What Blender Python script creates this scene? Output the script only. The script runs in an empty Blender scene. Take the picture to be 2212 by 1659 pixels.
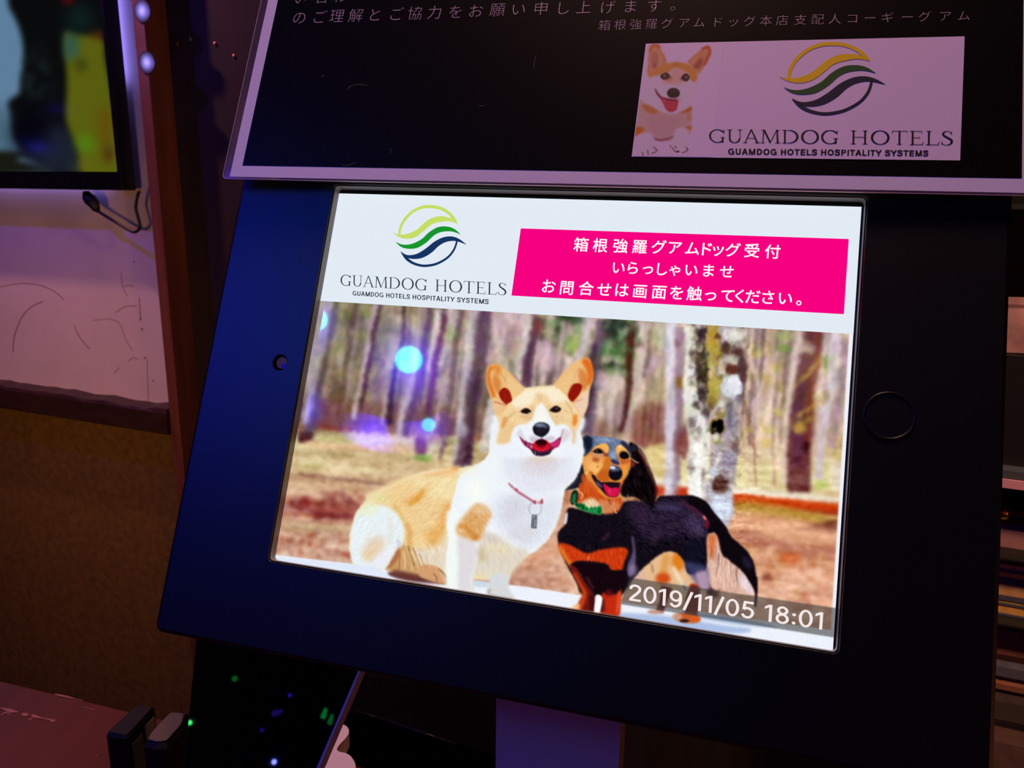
import bpy, bmesh, math, os
import numpy as np
from mathutils import Vector, Matrix
SC = bpy.context.scene
COL = SC.collection
# ---------------------------------------------------------------- camera
F = 1721.3; CX, CY = 1106.0, 829.5              # focal length in pixels of the 2212 x 1659 frame
down = np.array([-.01242618, .97190482, .23504598]); down /= np.linalg.norm(down)
fy = np.array([0, 0, 1.]) - down * down[2]; fy /= np.linalg.norm(fy)
fx = np.cross(fy, -down)
M = np.stack([fx, fy, -down])                    # lens axes (right, down, ahead) -> world axes
EYE = np.array([0, 0, 1.5])
W3 = lambda c: EYE + M @ np.asarray(c, float)    # lens coordinates -> world
cam = bpy.data.cameras.new('camera'); co = bpy.data.objects.new('camera', cam); COL.objects.link(co)
cam.sensor_width = 36; cam.lens = F / 2212 * 36; cam.clip_start = .01
R = np.stack([M @ [1, 0, 0], M @ [0, -1, 0], M @ [0, 0, -1]], 1)
co.matrix_world = Matrix.Translation(EYE) @ Matrix(R.tolist()).to_4x4()
cam.dof.use_dof = True; cam.dof.focus_distance = .295; cam.dof.aperture_fstop = 40
SC.camera = co
# ---------------------------------------------------------------- world, exposure
SC.view_settings.view_transform = 'Standard'; SC.view_settings.look = 'None'
SC.view_settings.exposure = 0; SC.view_settings.gamma = 1; SC.view_settings.use_curve_mapping = False
wd = bpy.data.worlds.new('World'); SC.world = wd; wd.use_nodes = True
wd.node_tree.nodes['Background'].inputs[0].default_value = (.02, .012, .016, 1); wd.node_tree.nodes['Background'].inputs[1].default_value = .05
# ---------------------------------------------------------------- planes of the place
nrm = lambda v: np.asarray(v, float) / np.linalg.norm(v)
class Plane:
    """a real plane in the room; P gives the world point seen at a photo pixel, uv gives metres along the plane"""
    def __init__(s, o, n, ex):
        s.n = nrm(n); s.o = np.asarray(o, float); ex = np.asarray(ex, float); s.ex = nrm(ex - s.n * (ex @ s.n)); s.ey = np.cross(s.n, s.ex)
        if s.ey[1] < 0: s.ey = -s.ey
    def c(s, x, y, off=0.0):
        r = np.array([(x - CX) / F, (y - CY) / F, 1.]); o = s.o - s.n * off
        return r * ((o @ s.n) / (r @ s.n))
    def uv(s, x, y): d = s.c(x, y) - s.o; return d @ s.ex, d @ s.ey
    def at(s, u, v, off=0.0): return W3(s.o + s.ex * u + s.ey * v - s.n * off)
    def P(s, x, y, off=0.0):                     # laid out on the plane itself, then lifted by off along the normal
        u, v = s.uv(x, y); return s.at(u, v, off)
T = Plane((-.0701398, -.0773795, .3236774), (.24276294, .18717005, .95185793), (.96122591, .08589735, -.26204272))   # tablet glass
LIP = .0045
FR = Plane(T.o - T.n * LIP, T.n, T.ex)                                                                           # enclosure face
wdir = np.array([-4336., -472, 1721]); wdir = nrm(wdir - down * (wdir @ down)); wn = nrm(np.cross(wdir, down)); wn = wn if wn[2] > 0 else -wn
WL = Plane(np.array([(300 - CX) / F, (400 - CY) / F, 1.]) * 1.7, wn, -wdir)                                        # left wall
RKZ = WL.c(2180, 1200)[2] - .37; print('rack depth', RKZ)
RK = Plane(np.array([(2180 - CX) / F, (1200 - CY) / F, 1.]) * RKZ, wn, -wdir)                                     # rack at the right
H = lambda drop: Plane(down * drop, down, fx if False else np.linalg.solve(M, [1, 0, 0]))                           # horizontal plane below eye level
sn = nrm((.22317107, .21968071, .94970262))
def sign_plane(off): return Plane(FR.o - sn * off + (FR.c(1300, 410) - FR.o) * 0, sn, (1, 0, 0))
_p = FR.c(1300, 410); SG = Plane(_p - sn * .0055, sn, (1, 0, 0))
_a, _b = SG.c(524, 358), SG.c(2205, 386); SG = Plane(_a, sn, _b - _a)                                              # notice sheet
def mirror(pl, x, y, dist):                      # where a lamp stands whose reflection shows at that pixel
    p = pl.c(x, y); d = nrm(p); r = d - 2 * (d @ pl.n) * pl.n; return W3(p + r * dist)
def area(name, loc, target, size, col, power, spread=180, shape='DISK'):
    l = bpy.data.lights.new(name, 'AREA'); l.shape = shape; l.size = size; l.color = col; l.energy = power; l.spread = math.radians(spread)
    o = bpy.data.objects.new(name, l); COL.objects.link(o); o.location = loc
    o.rotation_euler = (Vector(target) - Vector(loc)).to_track_quat('-Z', 'Y').to_euler(); return o
TC = T.P(1250, 900)
# blue party lamp behind the photographer's left shoulder, pink lamp under the ceiling; warm, amber and red fills added
area('blue_wash_lamp', mirror(FR, 410, 640, 1.05), TC, .40, (.02, .015, 1), 3.0)
area('pink_ceiling_lamp', W3((.0, -1.12, .12)), TC, .3, (1, .53, .36), 1.8, 80)
area('warm_wainscot_fill', W3((-1.0, .05, .75)), WL.P(60, 960), .2, (1, .44, .10), 1.25, 110)  # added fill that brightens the brown wainscot
area('warm_rack_fill', W3((.50, -.70, .02)), RK.P(2230, 1250), .10, (1, .62, .35), 1.3, 60)  # unseen fill, added so the goods on the rack come up brighter
area('amber_post_fill', W3((1.0, -.70, .15)), WL.P(400, 420), .12, (1, .46, .18), .5, 50)  # added from the right to lift the dark flank of the post
area('red_column_fill', W3((.75, .35, -.25)), W3((.02, .18, .36)), .15, (1, .25, .12), .4)  # added red fill for the column's right side and the counter
_tv = WL.P(150, 415)
wall_out = M @ (-WL.n); rt = M @ WL.ex; upv = np.array([0, 0, 1.])
area('violet_wall_spot', _tv + wall_out * .55 - rt * .25 + upv * .80, _tv - upv * .25, .04, (.12, .03, 1), 4)
area('rose_wall_spot', _tv + wall_out * .28 - rt * .15 + upv * .87, _tv - upv * .35, .04, (1, .40, .30), 7.5)
# ---------------------------------------------------------------- helpers
lin = lambda c: tuple(((v / 255) / 12.92 if v / 255 <= .04045 else ((v / 255 + .055) / 1.055) ** 2.4) for v in c)
def mat(name, col, rough=.5, metal=0., emis=None, es=1., spec=.5, noise=0., nscale=40., bump=0., attr=None, attr_emit=False, coat=0., trans=0., alpha=1.):
    m = bpy.data.materials.new(name); m.use_nodes = True; nt = m.node_tree; b = nt.nodes['Principled BSDF']; I = b.inputs
    c = lin(col) + (1,)
    I['Base Color'].default_value = c; I['Roughness'].default_value = rough; I['Metallic'].default_value = metal; I['Specular IOR Level'].default_value = spec
    I['Coat Weight'].default_value = coat; I['Transmission Weight'].default_value = trans; I['Alpha'].default_value = alpha
    if emis: I['Emission Color'].default_value = lin(emis) + (1,); I['Emission Strength'].default_value = es
    if attr:
        a = nt.nodes.new('ShaderNodeAttribute'); a.attribute_name = attr
        nt.links.new(a.outputs['Color'], I['Emission Color' if attr_emit else 'Base Color'])
        if attr_emit: I['Emission Strength'].default_value = es
    if noise:
        t = nt.nodes.new('ShaderNodeTexCoord'); n = nt.nodes.new('ShaderNodeTexNoise'); n.inputs['Scale'].default_value = nscale; n.inputs['Detail'].default_value = 6
        x = nt.nodes.new('ShaderNodeMixRGB'); x.blend_type = 'MULTIPLY'; x.inputs[0].default_value = noise; x.inputs[1].default_value = c
        r = nt.nodes.new('ShaderNodeValToRGB'); r.color_ramp.elements[0].position = .3; r.color_ramp.elements[1].position = .7; r.color_ramp.elements[0].color = (.25, .25, .25, 1)
        nt.links.new(t.outputs['Object'], n.inputs['Vector']); nt.links.new(n.outputs['Fac'], r.inputs[0]); nt.links.new(r.outputs[0], x.inputs[2]); nt.links.new(x.outputs[0], I['Base Color'])
        if bump:
            bp = nt.nodes.new('ShaderNodeBump'); bp.inputs['Strength'].default_value = bump; bp.inputs['Distance'].default_value = .002; nt.links.new(n.outputs['Fac'], bp.inputs['Height']); nt.links.new(bp.outputs[0], I['Normal'])
    return m
def wood(name, c0, c1, scale=(1, 14, 14), rough=.45, detail=8, rot=(0, 0, 0)):
    m = bpy.data.materials.new(name); m.use_nodes = True; nt = m.node_tree; I = nt.nodes['Principled BSDF'].inputs
    t = nt.nodes.new('ShaderNodeTexCoord'); mp = nt.nodes.new('ShaderNodeMapping'); mp.inputs['Scale'].default_value = scale; mp.inputs['Rotation'].default_value = rot
    n = nt.nodes.new('ShaderNodeTexNoise'); n.inputs['Scale'].default_value = 3; n.inputs['Detail'].default_value = detail; n.inputs['Distortion'].default_value = .6
    r = nt.nodes.new('ShaderNodeValToRGB'); r.color_ramp.elements[0].position = .32; r.color_ramp.elements[1].position = .68; r.color_ramp.elements[0].color = lin(c0) + (1,); r.color_ramp.elements[1].color = lin(c1) + (1,)
    bp = nt.nodes.new('ShaderNodeBump'); bp.inputs['Strength'].default_value = .25; bp.inputs['Distance'].default_value = .002
    for a, b in ((t.outputs['Object'], mp.inputs[0]), (mp.outputs[0], n.inputs['Vector']), (n.outputs['Fac'], r.inputs[0]), (r.outputs[0], I['Base Color']), (n.outputs['Fac'], bp.inputs['Height']), (bp.outputs[0], I['Normal'])): nt.links.new(a, b)
    I['Roughness'].default_value = rough; return m
def obj(name, verts, faces, material, parent=None, smooth=False):
    me = bpy.data.meshes.new(name); me.from_pydata([tuple(map(float, v)) for v in verts], [], faces); me.materials.append(material)
    if smooth: me.polygons.foreach_set('use_smooth', [True] * len(me.polygons))
    bm = bmesh.new(); bm.from_mesh(me); bmesh.ops.recalc_face_normals(bm, faces=bm.faces); bm.to_mesh(me); bm.free(); me.update()
    o = bpy.data.objects.new(name, me); COL.objects.link(o)
    if parent is None:
        c = np.mean(np.array([v[:] for v in [x.co for x in me.vertices]]), 0); me.transform(Matrix.Translation(-Vector(c))); o.location = c
    else:
        o.parent = parent; inv = world_of(parent).inverted(); me.transform(inv)
    return o
def world_of(o):
    m = Matrix.Translation(o.location) @ o.rotation_euler.to_matrix().to_4x4()
    return world_of(o.parent) @ m if o.parent else m
def thing(name, loc, label, cat, group=None):
    o = bpy.data.objects.new(name, None); COL.objects.link(o); o.location = loc; o.empty_display_size = .05; return tag(o, label, cat, group)
def tag(o, label, cat, group=None):
    o['label'] = label; o['category'] = cat
    if group: o['group'] = group
    return o
def struct(o): o['kind'] = 'structure'; return o
class MB:
    """collects verts and faces of one part"""
    def __init__(s): s.v = []; s.f = []
    def add(s, v, f): k = len(s.v); s.v += list(v); s.f += [tuple(i + k for i in q) for q in f]; return s
    def skin(s, loops, cap0=False, cap1=False):
        n = len(loops[0]); k = len(s.v)
        for l in loops: s.v += list(l)
        for j in range(len(loops) - 1):
            for i in range(n): s.f.append((k + j * n + i, k + j * n + (i + 1) % n, k + (j + 1) * n + (i + 1) % n, k + (j + 1) * n + i))
        if cap0: s.f.append(tuple(k + i for i in range(n)))
        if cap1: s.f.append(tuple(k + (len(loops) - 1) * n + i for i in range(n)))
        return s
    def prism(s, loop, d, bev=0.):               # loop of world points pushed along d, edges eased by bev
        L = np.array(loop, float); d = np.array(d, float)
        if bev:
            c = L.mean(0); q = c + (L - c) * (1 - bev / np.linalg.norm(L - c, axis=1, keepdims=True)); u = nrm(d) * bev
            return s.skin([q, L + u, L + d - u, q + d], True, True)
        return s.skin([L, L + d], True, True)
    def tube(s, pts, r, n=10, cap=True):
        pts = [np.array(p, float) for p in pts]; rr = r if hasattr(r, '__len__') else [r] * len(pts); loops = []; a = None
        for i, p in enumerate(pts):
            t = nrm(pts[min(i + 1, len(pts) - 1)] - pts[max(i - 1, 0)])
            if a is None: a = nrm(np.cross(t, (0, 0, 1) if abs(t[2]) < .9 else (1, 0, 0)))
            a = nrm(a - t * (a @ t)); b = np.cross(t, a)
            loops.append([p + rr[i] * (a * math.cos(q) + b * math.sin(q)) for q in np.linspace(0, 2 * math.pi, n, endpoint=False)])
        return s.skin(loops, cap, cap)
    def box(s, c, ax, ay, az): # centre and half axes
        c = np.array(c, float); ax, ay, az = map(np.array, (ax, ay, az)); L = [c + i * ax + j * ay - az for i, j in ((-1, -1), (1, -1), (1, 1), (-1, 1))]
        return s.prism(L, 2 * az)
    def out(s, name, m, parent=None, smooth=False): return obj(name, s.v, s.f, m, parent, smooth)
def rrect(u0, v0, u1, v1, r, k=5):
    out = []
    for cx, cy, a in ((u1 - r, v0 + r, -90), (u1 - r, v1 - r, 0), (u0 + r, v1 - r, 90), (u0 + r, v0 + r, 180)):
        for i in range(k + 1): t = math.radians(a + 90 * i / k); out.append((cx + r * math.cos(t), cy + r * math.sin(t)))
    return out
def disc(pl, cx, cy, r, off, n=32): u, v = pl.uv(cx, cy); return [pl.at(u + r * math.cos(t), v + r * math.sin(t), off) for t in np.linspace(0, 2 * math.pi, n, endpoint=False)]
def homog(src, dst):
    A = []
    for (x, y), (u, v) in zip(src, dst): A.append([x, y, 1, 0, 0, 0, -u * x, -u * y, -u]); A.append([0, 0, 0, x, y, 1, -v * x, -v * y, -v])
    _, _, V = np.linalg.svd(np.array(A, float)); return V[-1].reshape(3, 3)
def hmap(Hm, p): p = np.c_[np.asarray(p, float), np.ones(len(p))] @ Hm.T; return p[:, :2] / p[:, 2:]
UNIT = [(0, 0), (1, 0), (1, 1), (0, 1)]
def picture(name, pl, quad, off, nu, nv, painter, material, parent, flip=False, srgb=1.0):
    """fine grid on the plane, coloured per vertex"""
    g = np.stack(np.meshgrid(np.linspace(0, 1, nu), np.linspace(0, 1, nv)), -1).reshape(-1, 2)
    px = hmap(homog(UNIT, quad), g); inv = world_of(parent).inverted()
    r = np.c_[(px[:, 0] - CX) / F, (px[:, 1] - CY) / F, np.ones(len(px))]; c = r * ((pl.o @ pl.n) / (r @ pl.n))[:, None] - pl.n * off
    w = c @ M.T + EYE; w = w @ np.array(inv.to_3x3()).T + np.array(inv.translation)
    me = bpy.data.meshes.new(name); i = (np.arange(nv - 1)[:, None] * nu + np.arange(nu - 1)[None]).ravel(); q = np.stack([i, i + nu, i + nu + 1, i + 1], 1).astype(np.int32)
    me.vertices.add(len(w)); me.vertices.foreach_set('co', w.astype(np.float32).ravel())
    me.loops.add(q.size); me.loops.foreach_set('vertex_index', q.ravel()); me.polygons.add(len(q)); me.polygons.foreach_set('loop_start', np.arange(0, q.size, 4, dtype=np.int32)); me.polygons.foreach_set('loop_total', np.full(len(q), 4, np.int32))
    me.update(calc_edges=True); me.materials.append(material)
    col = painter.read(px[:, 0], px[:, 1]) / 255 * srgb; l = np.where(col <= .04045, col / 12.92, ((np.maximum(col, 0) + .055) / 1.055) ** 2.4)
    a = me.color_attributes.new('picture_colour', 'FLOAT_COLOR', 'POINT'); a.data.foreach_set('color', np.c_[l, np.ones(len(l))].astype(np.float32).ravel())
    o = bpy.data.objects.new(name, me); COL.objects.link(o); o.parent = parent; return o
# ---------------------------------------------------------------- painter: colours for the pictures shown on screens and print
class Painter:
    """Fills an RGB raster with soft polygons, strokes and fur; the raster is later read at mesh vertices."""
    def __init__(s, x0, y0, x1, y1, seed=1, res=1.0):
        s.x0, s.y0, s.res = x0, y0, res
        s.w = int((x1 - x0) * res); s.h = int((y1 - y0) * res)
        s.a = np.zeros((s.h, s.w, 3), np.float32)
        s.rng = np.random.RandomState(seed); s.f = None
    def use(s, ox=0, oy=0, k=1.0): s.f = (ox, oy, k)
    def tp(s, pts):
        ox, oy, k = s.f; p = np.array([q[:2] for q in pts], float)
        return np.stack([(ox + p[:, 0] / k - s.x0) * s.res, (oy + p[:, 1] / k - s.y0) * s.res], 1)
    def sz(s, v): return v / s.f[2] * s.res
    @staticmethod
    def spline(p, closed, n=8):
        m = len(p); out = []
        for i in range(m if closed else m - 1):
            if closed: a, b, c, d = p[i - 1], p[i], p[(i + 1) % m], p[(i + 2) % m]
            else: a, b, c, d = p[max(i - 1, 0)], p[i], p[i + 1], p[min(i + 2, m - 1)]
            for t in np.linspace(0, 1, n, endpoint=False):
                out.append(.5 * ((2 * b) + (c - a) * t + (2 * a - 5 * b + 4 * c - d) * t * t + (3 * b - a - 3 * c + d) * t ** 3))
        if not closed: out.append(p[-1])
        return np.array(out)
    @staticmethod
    def blur(m, r):
        if r < .4: return m
        for ax in (0, 1):
            for _ in range(2):
                k = max(1, int(round(r)))
                pad = [(0, 0)] * m.ndim; pad[ax] = (k + 1, k)
                c = np.cumsum(np.pad(m, pad, mode='edge'), axis=ax, dtype=np.float64)
                n = m.shape[ax]
                hi = np.take(c, range(2 * k + 1, 2 * k + 1 + n), axis=ax); lo = np.take(c, range(0, n), axis=ax)
                m = ((hi - lo) / (2 * k + 1)).astype(np.float32)
        return m
    def noise(s, X, Y, sx, sy=None, ang=0.0, seed=0):
        sy = sy or sx; r = np.random.RandomState(seed + 77); g = r.rand(256, 256).astype(np.float32)
        c, d = math.cos(ang), math.sin(ang)
        u = (X * c + Y * d) / sx; v = (-X * d + Y * c) / sy
        iu = np.floor(u).astype(int); iv = np.floor(v).astype(int); fu = u - iu; fv = v - iv
        fu = fu * fu * (3 - 2 * fu); fv = fv * fv * (3 - 2 * fv)
        G = lambda i, j: g[i % 256, j % 256]
        return (G(iu, iv) * (1 - fu) + G(iu + 1, iv) * fu) * (1 - fv) + (G(iu, iv + 1) * (1 - fu) + G(iu + 1, iv + 1) * fu) * fv
    def mask(s, P, soft, fur=0, fl=3, ang=0.0, ss=2):
        pad = int(soft * 3 + fur + 3)
        ax = max(int(P[:, 0].min()) - pad, 0); bx = min(int(P[:, 0].max()) + pad + 1, s.w)
        ay = max(int(P[:, 1].min()) - pad, 0); by = min(int(P[:, 1].max()) + pad + 1, s.h)
        if bx <= ax or by <= ay: return None
        off = (np.arange(ss) + .5) / ss
        xs = (np.arange(ax, bx)[:, None] + off[None]).ravel(); ys = (np.arange(ay, by)[:, None] + off[None]).ravel()
        m = np.zeros((len(ys), len(xs)), bool)
        Q = np.roll(P, -1, 0)
        for j, yy in enumerate(ys):
            c = (P[:, 1] <= yy) != (Q[:, 1] <= yy)
            if not c.any(): continue
            xx = np.sort(P[c, 0] + (yy - P[c, 1]) * (Q[c, 0] - P[c, 0]) / (Q[c, 1] - P[c, 1]))
            ix = np.searchsorted(xs, xx)
            for k in range(0, len(ix) - 1, 2): m[j, ix[k]:ix[k + 1]] = True
        m = m.reshape(by - ay, ss, bx - ax, ss).mean((1, 3)).astype(np.float32)
        if fur > 0:
            Y, X = np.mgrid[ay:by, ax:bx].astype(np.float32)
            n = s.noise(X, Y, 9 * s.res / 1, 1.4 * s.res, ang, 5) - .5; n2 = s.noise(X, Y, 9 * s.res, 1.6 * s.res, ang + .5, 9) - .5
            dx = (math.cos(ang) * n * 2 * fur + math.cos(ang + .5) * n2 * fur); dy = (math.sin(ang) * n * 2 * fur + math.sin(ang + .5) * n2 * fur)
            xi = np.clip((X + dx - ax).round().astype(int), 0, bx - ax - 1); yi = np.clip((Y + dy - ay).round().astype(int), 0, by - ay - 1)
            m = s.blur(m[yi, xi], .5)
        return s.blur(m, soft), ax, ay, bx, by
    def poly(s, pts, col, soft=1.0, smooth=True, al=1.0, fur=0, ang=0.0, mul=False):
        P = s.tp(pts)
        if smooth: P = s.spline(P, True)
        r = s.mask(P, s.sz(soft), s.sz(fur), ang=ang)
        if r is None: return
        m, ax, ay, bx, by = r; m = (m * al)[..., None]; c = np.array(col, np.float32)
        a = s.a[ay:by, ax:bx]
        s.a[ay:by, ax:bx] = a * (1 - m) + (a * c / 255 if mul else c) * m
    def line(s, pts, w, col, soft=1.0, al=1.0, smooth=True, fur=0, ang=0.0):
        P = s.tp(pts); W = np.array([(q[2] if len(q) > 2 else w) for q in pts], float)
        A = np.concatenate([P, W[:, None]], 1)
        if smooth and len(A) > 2: A = s.spline(A, False)
        P = A[:, :2]; W = A[:, 2] / s.f[2] * s.res / 2
        T = np.gradient(P, axis=0); T /= np.linalg.norm(T, axis=1, keepdims=True) + 1e-9
        N = np.stack([-T[:, 1], T[:, 0]], 1) * W[:, None]
        R = np.concatenate([P + N, (P - N)[::-1]])
        r = s.mask(R, s.sz(soft), s.sz(fur), ang=ang)
        if r is None: return
        m, ax, ay, bx, by = r; m = (m * al)[..., None]
        s.a[ay:by, ax:bx] = s.a[ay:by, ax:bx] * (1 - m) + np.array(col, np.float32) * m
    def spot(s, x, y, rx, ry=None, col=(0, 0, 0), soft=None, al=1.0, ang=0.0):
        ry = ry or rx; t = np.linspace(0, 2 * math.pi, 28, endpoint=False); c, d = math.cos(ang), math.sin(ang)
        u = rx * np.cos(t); v = ry * np.sin(t)
        s.poly(list(zip(x + u * c - v * d, y + u * d + v * c)), col, soft if soft is not None else min(rx, ry) * .4, False, al)
    def fur(s, pts, ang, amt=14, soft=6, L=14, seed=3, wd=1.5):
        """streaks of lighter and darker hair along one direction inside a region"""
        r = s.mask(s.spline(s.tp(pts), True), s.sz(soft))
        if r is None: return
        m, ax, ay, bx, by = r; Y, X = np.mgrid[ay:by, ax:bx].astype(np.float32)
        bend = s.noise(X, Y, 40, 40, 0, seed + 2) * 8
        n = s.noise(X + bend, Y + bend, L * s.res, wd * s.res, ang, seed) - .5 + .7 * (s.noise(X - bend, Y + bend, L * .8 * s.res, wd * 2 * s.res, ang + .3, seed + 5) - .5)
        s.a[ay:by, ax:bx] += (m * n * amt * .8)[..., None]
    def speck(s, pts, cols, size, n, soft=2, al=.8, seed=4, asp=1.0, ang=0.0):
        """scattered small soft blobs (leaves, litter) inside a region"""
        P = s.spline(s.tp(pts), True); q = np.random.RandomState(seed)
        lo, hi = P.min(0), P.max(0); k = 0
        Pn = np.roll(P, -1, 0)
        while k < n:
            x, y = lo + (hi - lo) * q.rand(2)
            c = (P[:, 1] <= y) != (Pn[:, 1] <= y)
            xx = P[c, 0] + (y - P[c, 1]) * (Pn[c, 0] - P[c, 0]) / (Pn[c, 1] - P[c, 1]); k += 1
            if (xx < x).sum() % 2 == 0: continue
            r = size * (.5 + q.rand()) * s.res
            s._sp(x, y, r * asp, r, cols[q.randint(len(cols))], soft * s.res, al * (.5 + .5 * q.rand()), ang + (q.rand() - .5) * .6)
    def _sp(s, x, y, rx, ry, col, soft, al, ang):
        t = np.linspace(0, 2 * math.pi, 14, endpoint=False); c, d = math.cos(ang), math.sin(ang); u = rx * np.cos(t); v = ry * np.sin(t)
        r = s.mask(np.stack([x + u * c - v * d, y + u * d + v * c], 1), soft, ss=1)
        if r is None: return
        m, ax, ay, bx, by = r; m = (m * al)[..., None]
        s.a[ay:by, ax:bx] = s.a[ay:by, ax:bx] * (1 - m) + np.array(col, np.float32) * m
    def read(s, x, y):
        u = np.clip((x - s.x0) * s.res - .5, 0, s.w - 1.001); v = np.clip((y - s.y0) * s.res - .5, 0, s.h - 1.001)
        i = u.astype(int); j = v.astype(int); fu = (u - i)[:, None]; fv = (v - j)[:, None]
        return ((s.a[j, i] * (1 - fu) + s.a[j, i + 1] * fu) * (1 - fv) + (s.a[j + 1, i] * (1 - fu) + s.a[j + 1, i + 1] * fu) * fv)

def paint_dogs():
    """the picture on the tablet: a cream corgi and a black-and-tan long-haired dachshund in a birch wood"""
    p = Painter(575, 640, 1870, 1425, 1)
    Y, X = np.mgrid[0:p.h, 0:p.w].astype(np.float32)
    X += p.x0; Y += p.y0
    # ---- base tones of wood and ground
    def ramp(stops, v):
        ks = [k for k, _ in stops]; return np.stack([np.interp(v, ks, [c[i] for _, c in stops]) for i in range(3)], -1)
    left = ramp([(640, (168, 155, 120)), (740, (165, 152, 125)), (850, (150, 122, 108)), (905, (120, 80, 75)), (925, (160, 110, 85)), (945, (196, 184, 138)), (1000, (204, 178, 140)), (1060, (205, 170, 140)), (1090, (180, 120, 100)), (1130, (205, 165, 140)), (1230, (200, 160, 140)), (1425, (215, 180, 160))], Y - .05 * (X - 640))
    right = ramp([(640, (190, 165, 145)), (760, (212, 182, 155)), (900, (205, 170, 150)), (1000, (212, 195, 155)), (1050, (225, 212, 165)), (1085, (205, 150, 105)), (1150, (222, 172, 140)), (1200, (205, 150, 115)), (1260, (222, 175, 150)), (1425, (225, 178, 155))], Y - .03 * (X - 1600))
    t = np.clip((X - 1000) / 500, 0, 1)[..., None]; t = t * t * (3 - 2 * t)
    p.a = (left * (1 - t) + right * t).astype(np.float32)
    mid = np.exp(-((X - 1130) / 150) ** 2 - ((Y - 720) / 130) ** 2)[..., None] * .75
    p.a = p.a * (1 - mid) + np.array((185, 155, 155), np.float32) * mid
    up = np.clip((960 - Y) / 60, 0, 1)
    for sc, am, sd, sx in ((26, 46, 1, 1.), (11, 30, 2, 1.), (40, 40, 3, .35)):
        n = p.noise(X, Y, sc * sx, sc, .1, sd) - .5
        p.a += (n * am * up)[..., None] * np.array((1., .95, .8), np.float32)
        p.a += (np.roll(n, 37, 1) * am * .5 * up)[..., None] * np.array((.3, .1, -.9), np.float32)
    for sc, am, sd in ((30, 34, 6), (12, 22, 7)):
        n = p.noise(X, Y, sc * 2.6, sc * .6, .06, sd) - .5
        p.a += (n * am * (1 - up))[..., None] * np.array((.8, 1., 1.), np.float32)
    p.use()
    p.speck([(690, 660), (960, 670), (950, 850), (650, 880)], [(185, 165, 95), (150, 150, 95), (175, 140, 125), (140, 110, 105), (190, 165, 120)], 11, 90, 5, .6, 8)
    p.speck([(960, 680), (1240, 690), (1240, 860), (980, 860)], [(200, 175, 175), (165, 130, 140), (150, 135, 110), (205, 190, 185), (130, 80, 90)], 10, 90, 5, .6, 9)
    p.speck([(1600, 720), (1830, 740), (1815, 1010), (1580, 1010)], [(222, 195, 165), (190, 175, 85), (200, 165, 70), (175, 135, 125), (225, 200, 185), (165, 160, 95)], 9, 150, 4, .55, 10)
    q = np.random.RandomState(5)
    for i in range(64):
        x = 650 + 1180 * q.rand(); lean = -.17 + .1 * (x - 650) / 1180 + .05 * (q.rand() - .5); y0 = 640 + .06 * (x - 650); y1 = 925 + .1 * (x - 650) * .6 - 60 * q.rand()
        w = 3 + 7 * q.rand(); f = q.rand(); lc = (186 + 20 * f, 166 + 14 * f, 162 + 14 * f); dc = (112 - 30 * f, 78 - 20 * f, 80 - 16 * f)
        p.line([(x, y0, w), (x + lean * (y1 - y0) * .5, (y0 + y1) / 2, w), (x + lean * (y1 - y0), y1, w)], 0, lc if q.rand() > .35 else dc, 2.2, .55)
        if q.rand() > .4: p.line([(x + w * .8, y0, w * .6), (x + w * .8 + lean * (y1 - y0), y1, w * .6)], 0, dc, 1.6, .6)
    for i in range(26):
        x = 650 + 1180 * q.rand(); y = 700 + 200 * q.rand(); p.line([(x, y), (x + 30 * (q.rand() - .3), y - 40), (x + 60 * (q.rand() - .4), y - 80)], 3, (205, 185, 175), 1.5, .5)
    m = np.clip((X - 1000) / -250, 0, 1)[..., None] * np.clip((940 - Y) / 60, 0, 1)[..., None]; p.a *= 1 - .1 * m
    p.use(580, 650, 3.3515)
    p.spot(1700, 160, 110, 80, (205, 170, 178), 30, .8); p.spot(1330, 230, 60, 50, (130, 160, 95), 26, .6); p.spot(2040, 215, 70, 40, (110, 160, 65), 20, .7); p.speck([(1900, 120), (2300, 130), (2300, 420), (1950, 330)], [(120, 165, 80), (70, 90, 55), (160, 175, 120), (190, 175, 165), (60, 60, 45)], 7, 60, 2, .7, 31)
    p.spot(2170, 120, 70, 30, (50, 70, 35), 14, .9); p.spot(2180, 310, 55, 60, (140, 165, 110), 16, .8); p.spot(2010, 400, 80, 110, (198, 170, 172), 30, .9)
    # fence haze low between trunks
    for yy in (745, 785, 830, 870): p.line([(380, yy), (640, yy + 12), (900, yy + 25), (1400, yy + 60)], 14, (165, 115, 100), 7, .35)
    p.poly([(360, 700), (600, 720), (900, 740), (1400, 800), (1400, 930), (900, 930), (600, 930), (350, 900)], (118, 62, 62), 30, True, .5)
    p.line([(350, 903), (590, 932), (640, 936)], 26, (150, 60, 48), 6, .9)
    # trunks left to right: lit side, shaded side
    def trunk(lit, dark, lc, dc, soft=6, al=.9):
        if lit: p.line(lit, 0, lc, soft, al)
        if dark: p.line(dark, 0, dc, soft, al)
    trunk([(420, -10, 100), (380, 250, 95), (320, 600, 80), (265, 900, 70)], [(500, -10, 40), (440, 300, 40), (375, 650, 46), (300, 960, 80)], (172, 158, 172), (98, 80, 86), 10)
    p.spot(275, 985, 62, 40, (66, 25, 35), 9, .95)
    trunk([(772, 20, 50), (728, 330, 50), (650, 680, 44), (620, 860, 30)], [(800, 20, 26), (752, 330, 26), (700, 560, 40), (668, 780, 34)], (184, 160, 168), (84, 46, 62), 6)
    trunk([(870, 640, 44), (840, 900, 40)], [(995, -20, 30), (962, 330, 20), (905, 640, 44), (880, 900, 60)], (182, 150, 160), (62, 36, 42), 8)
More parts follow.
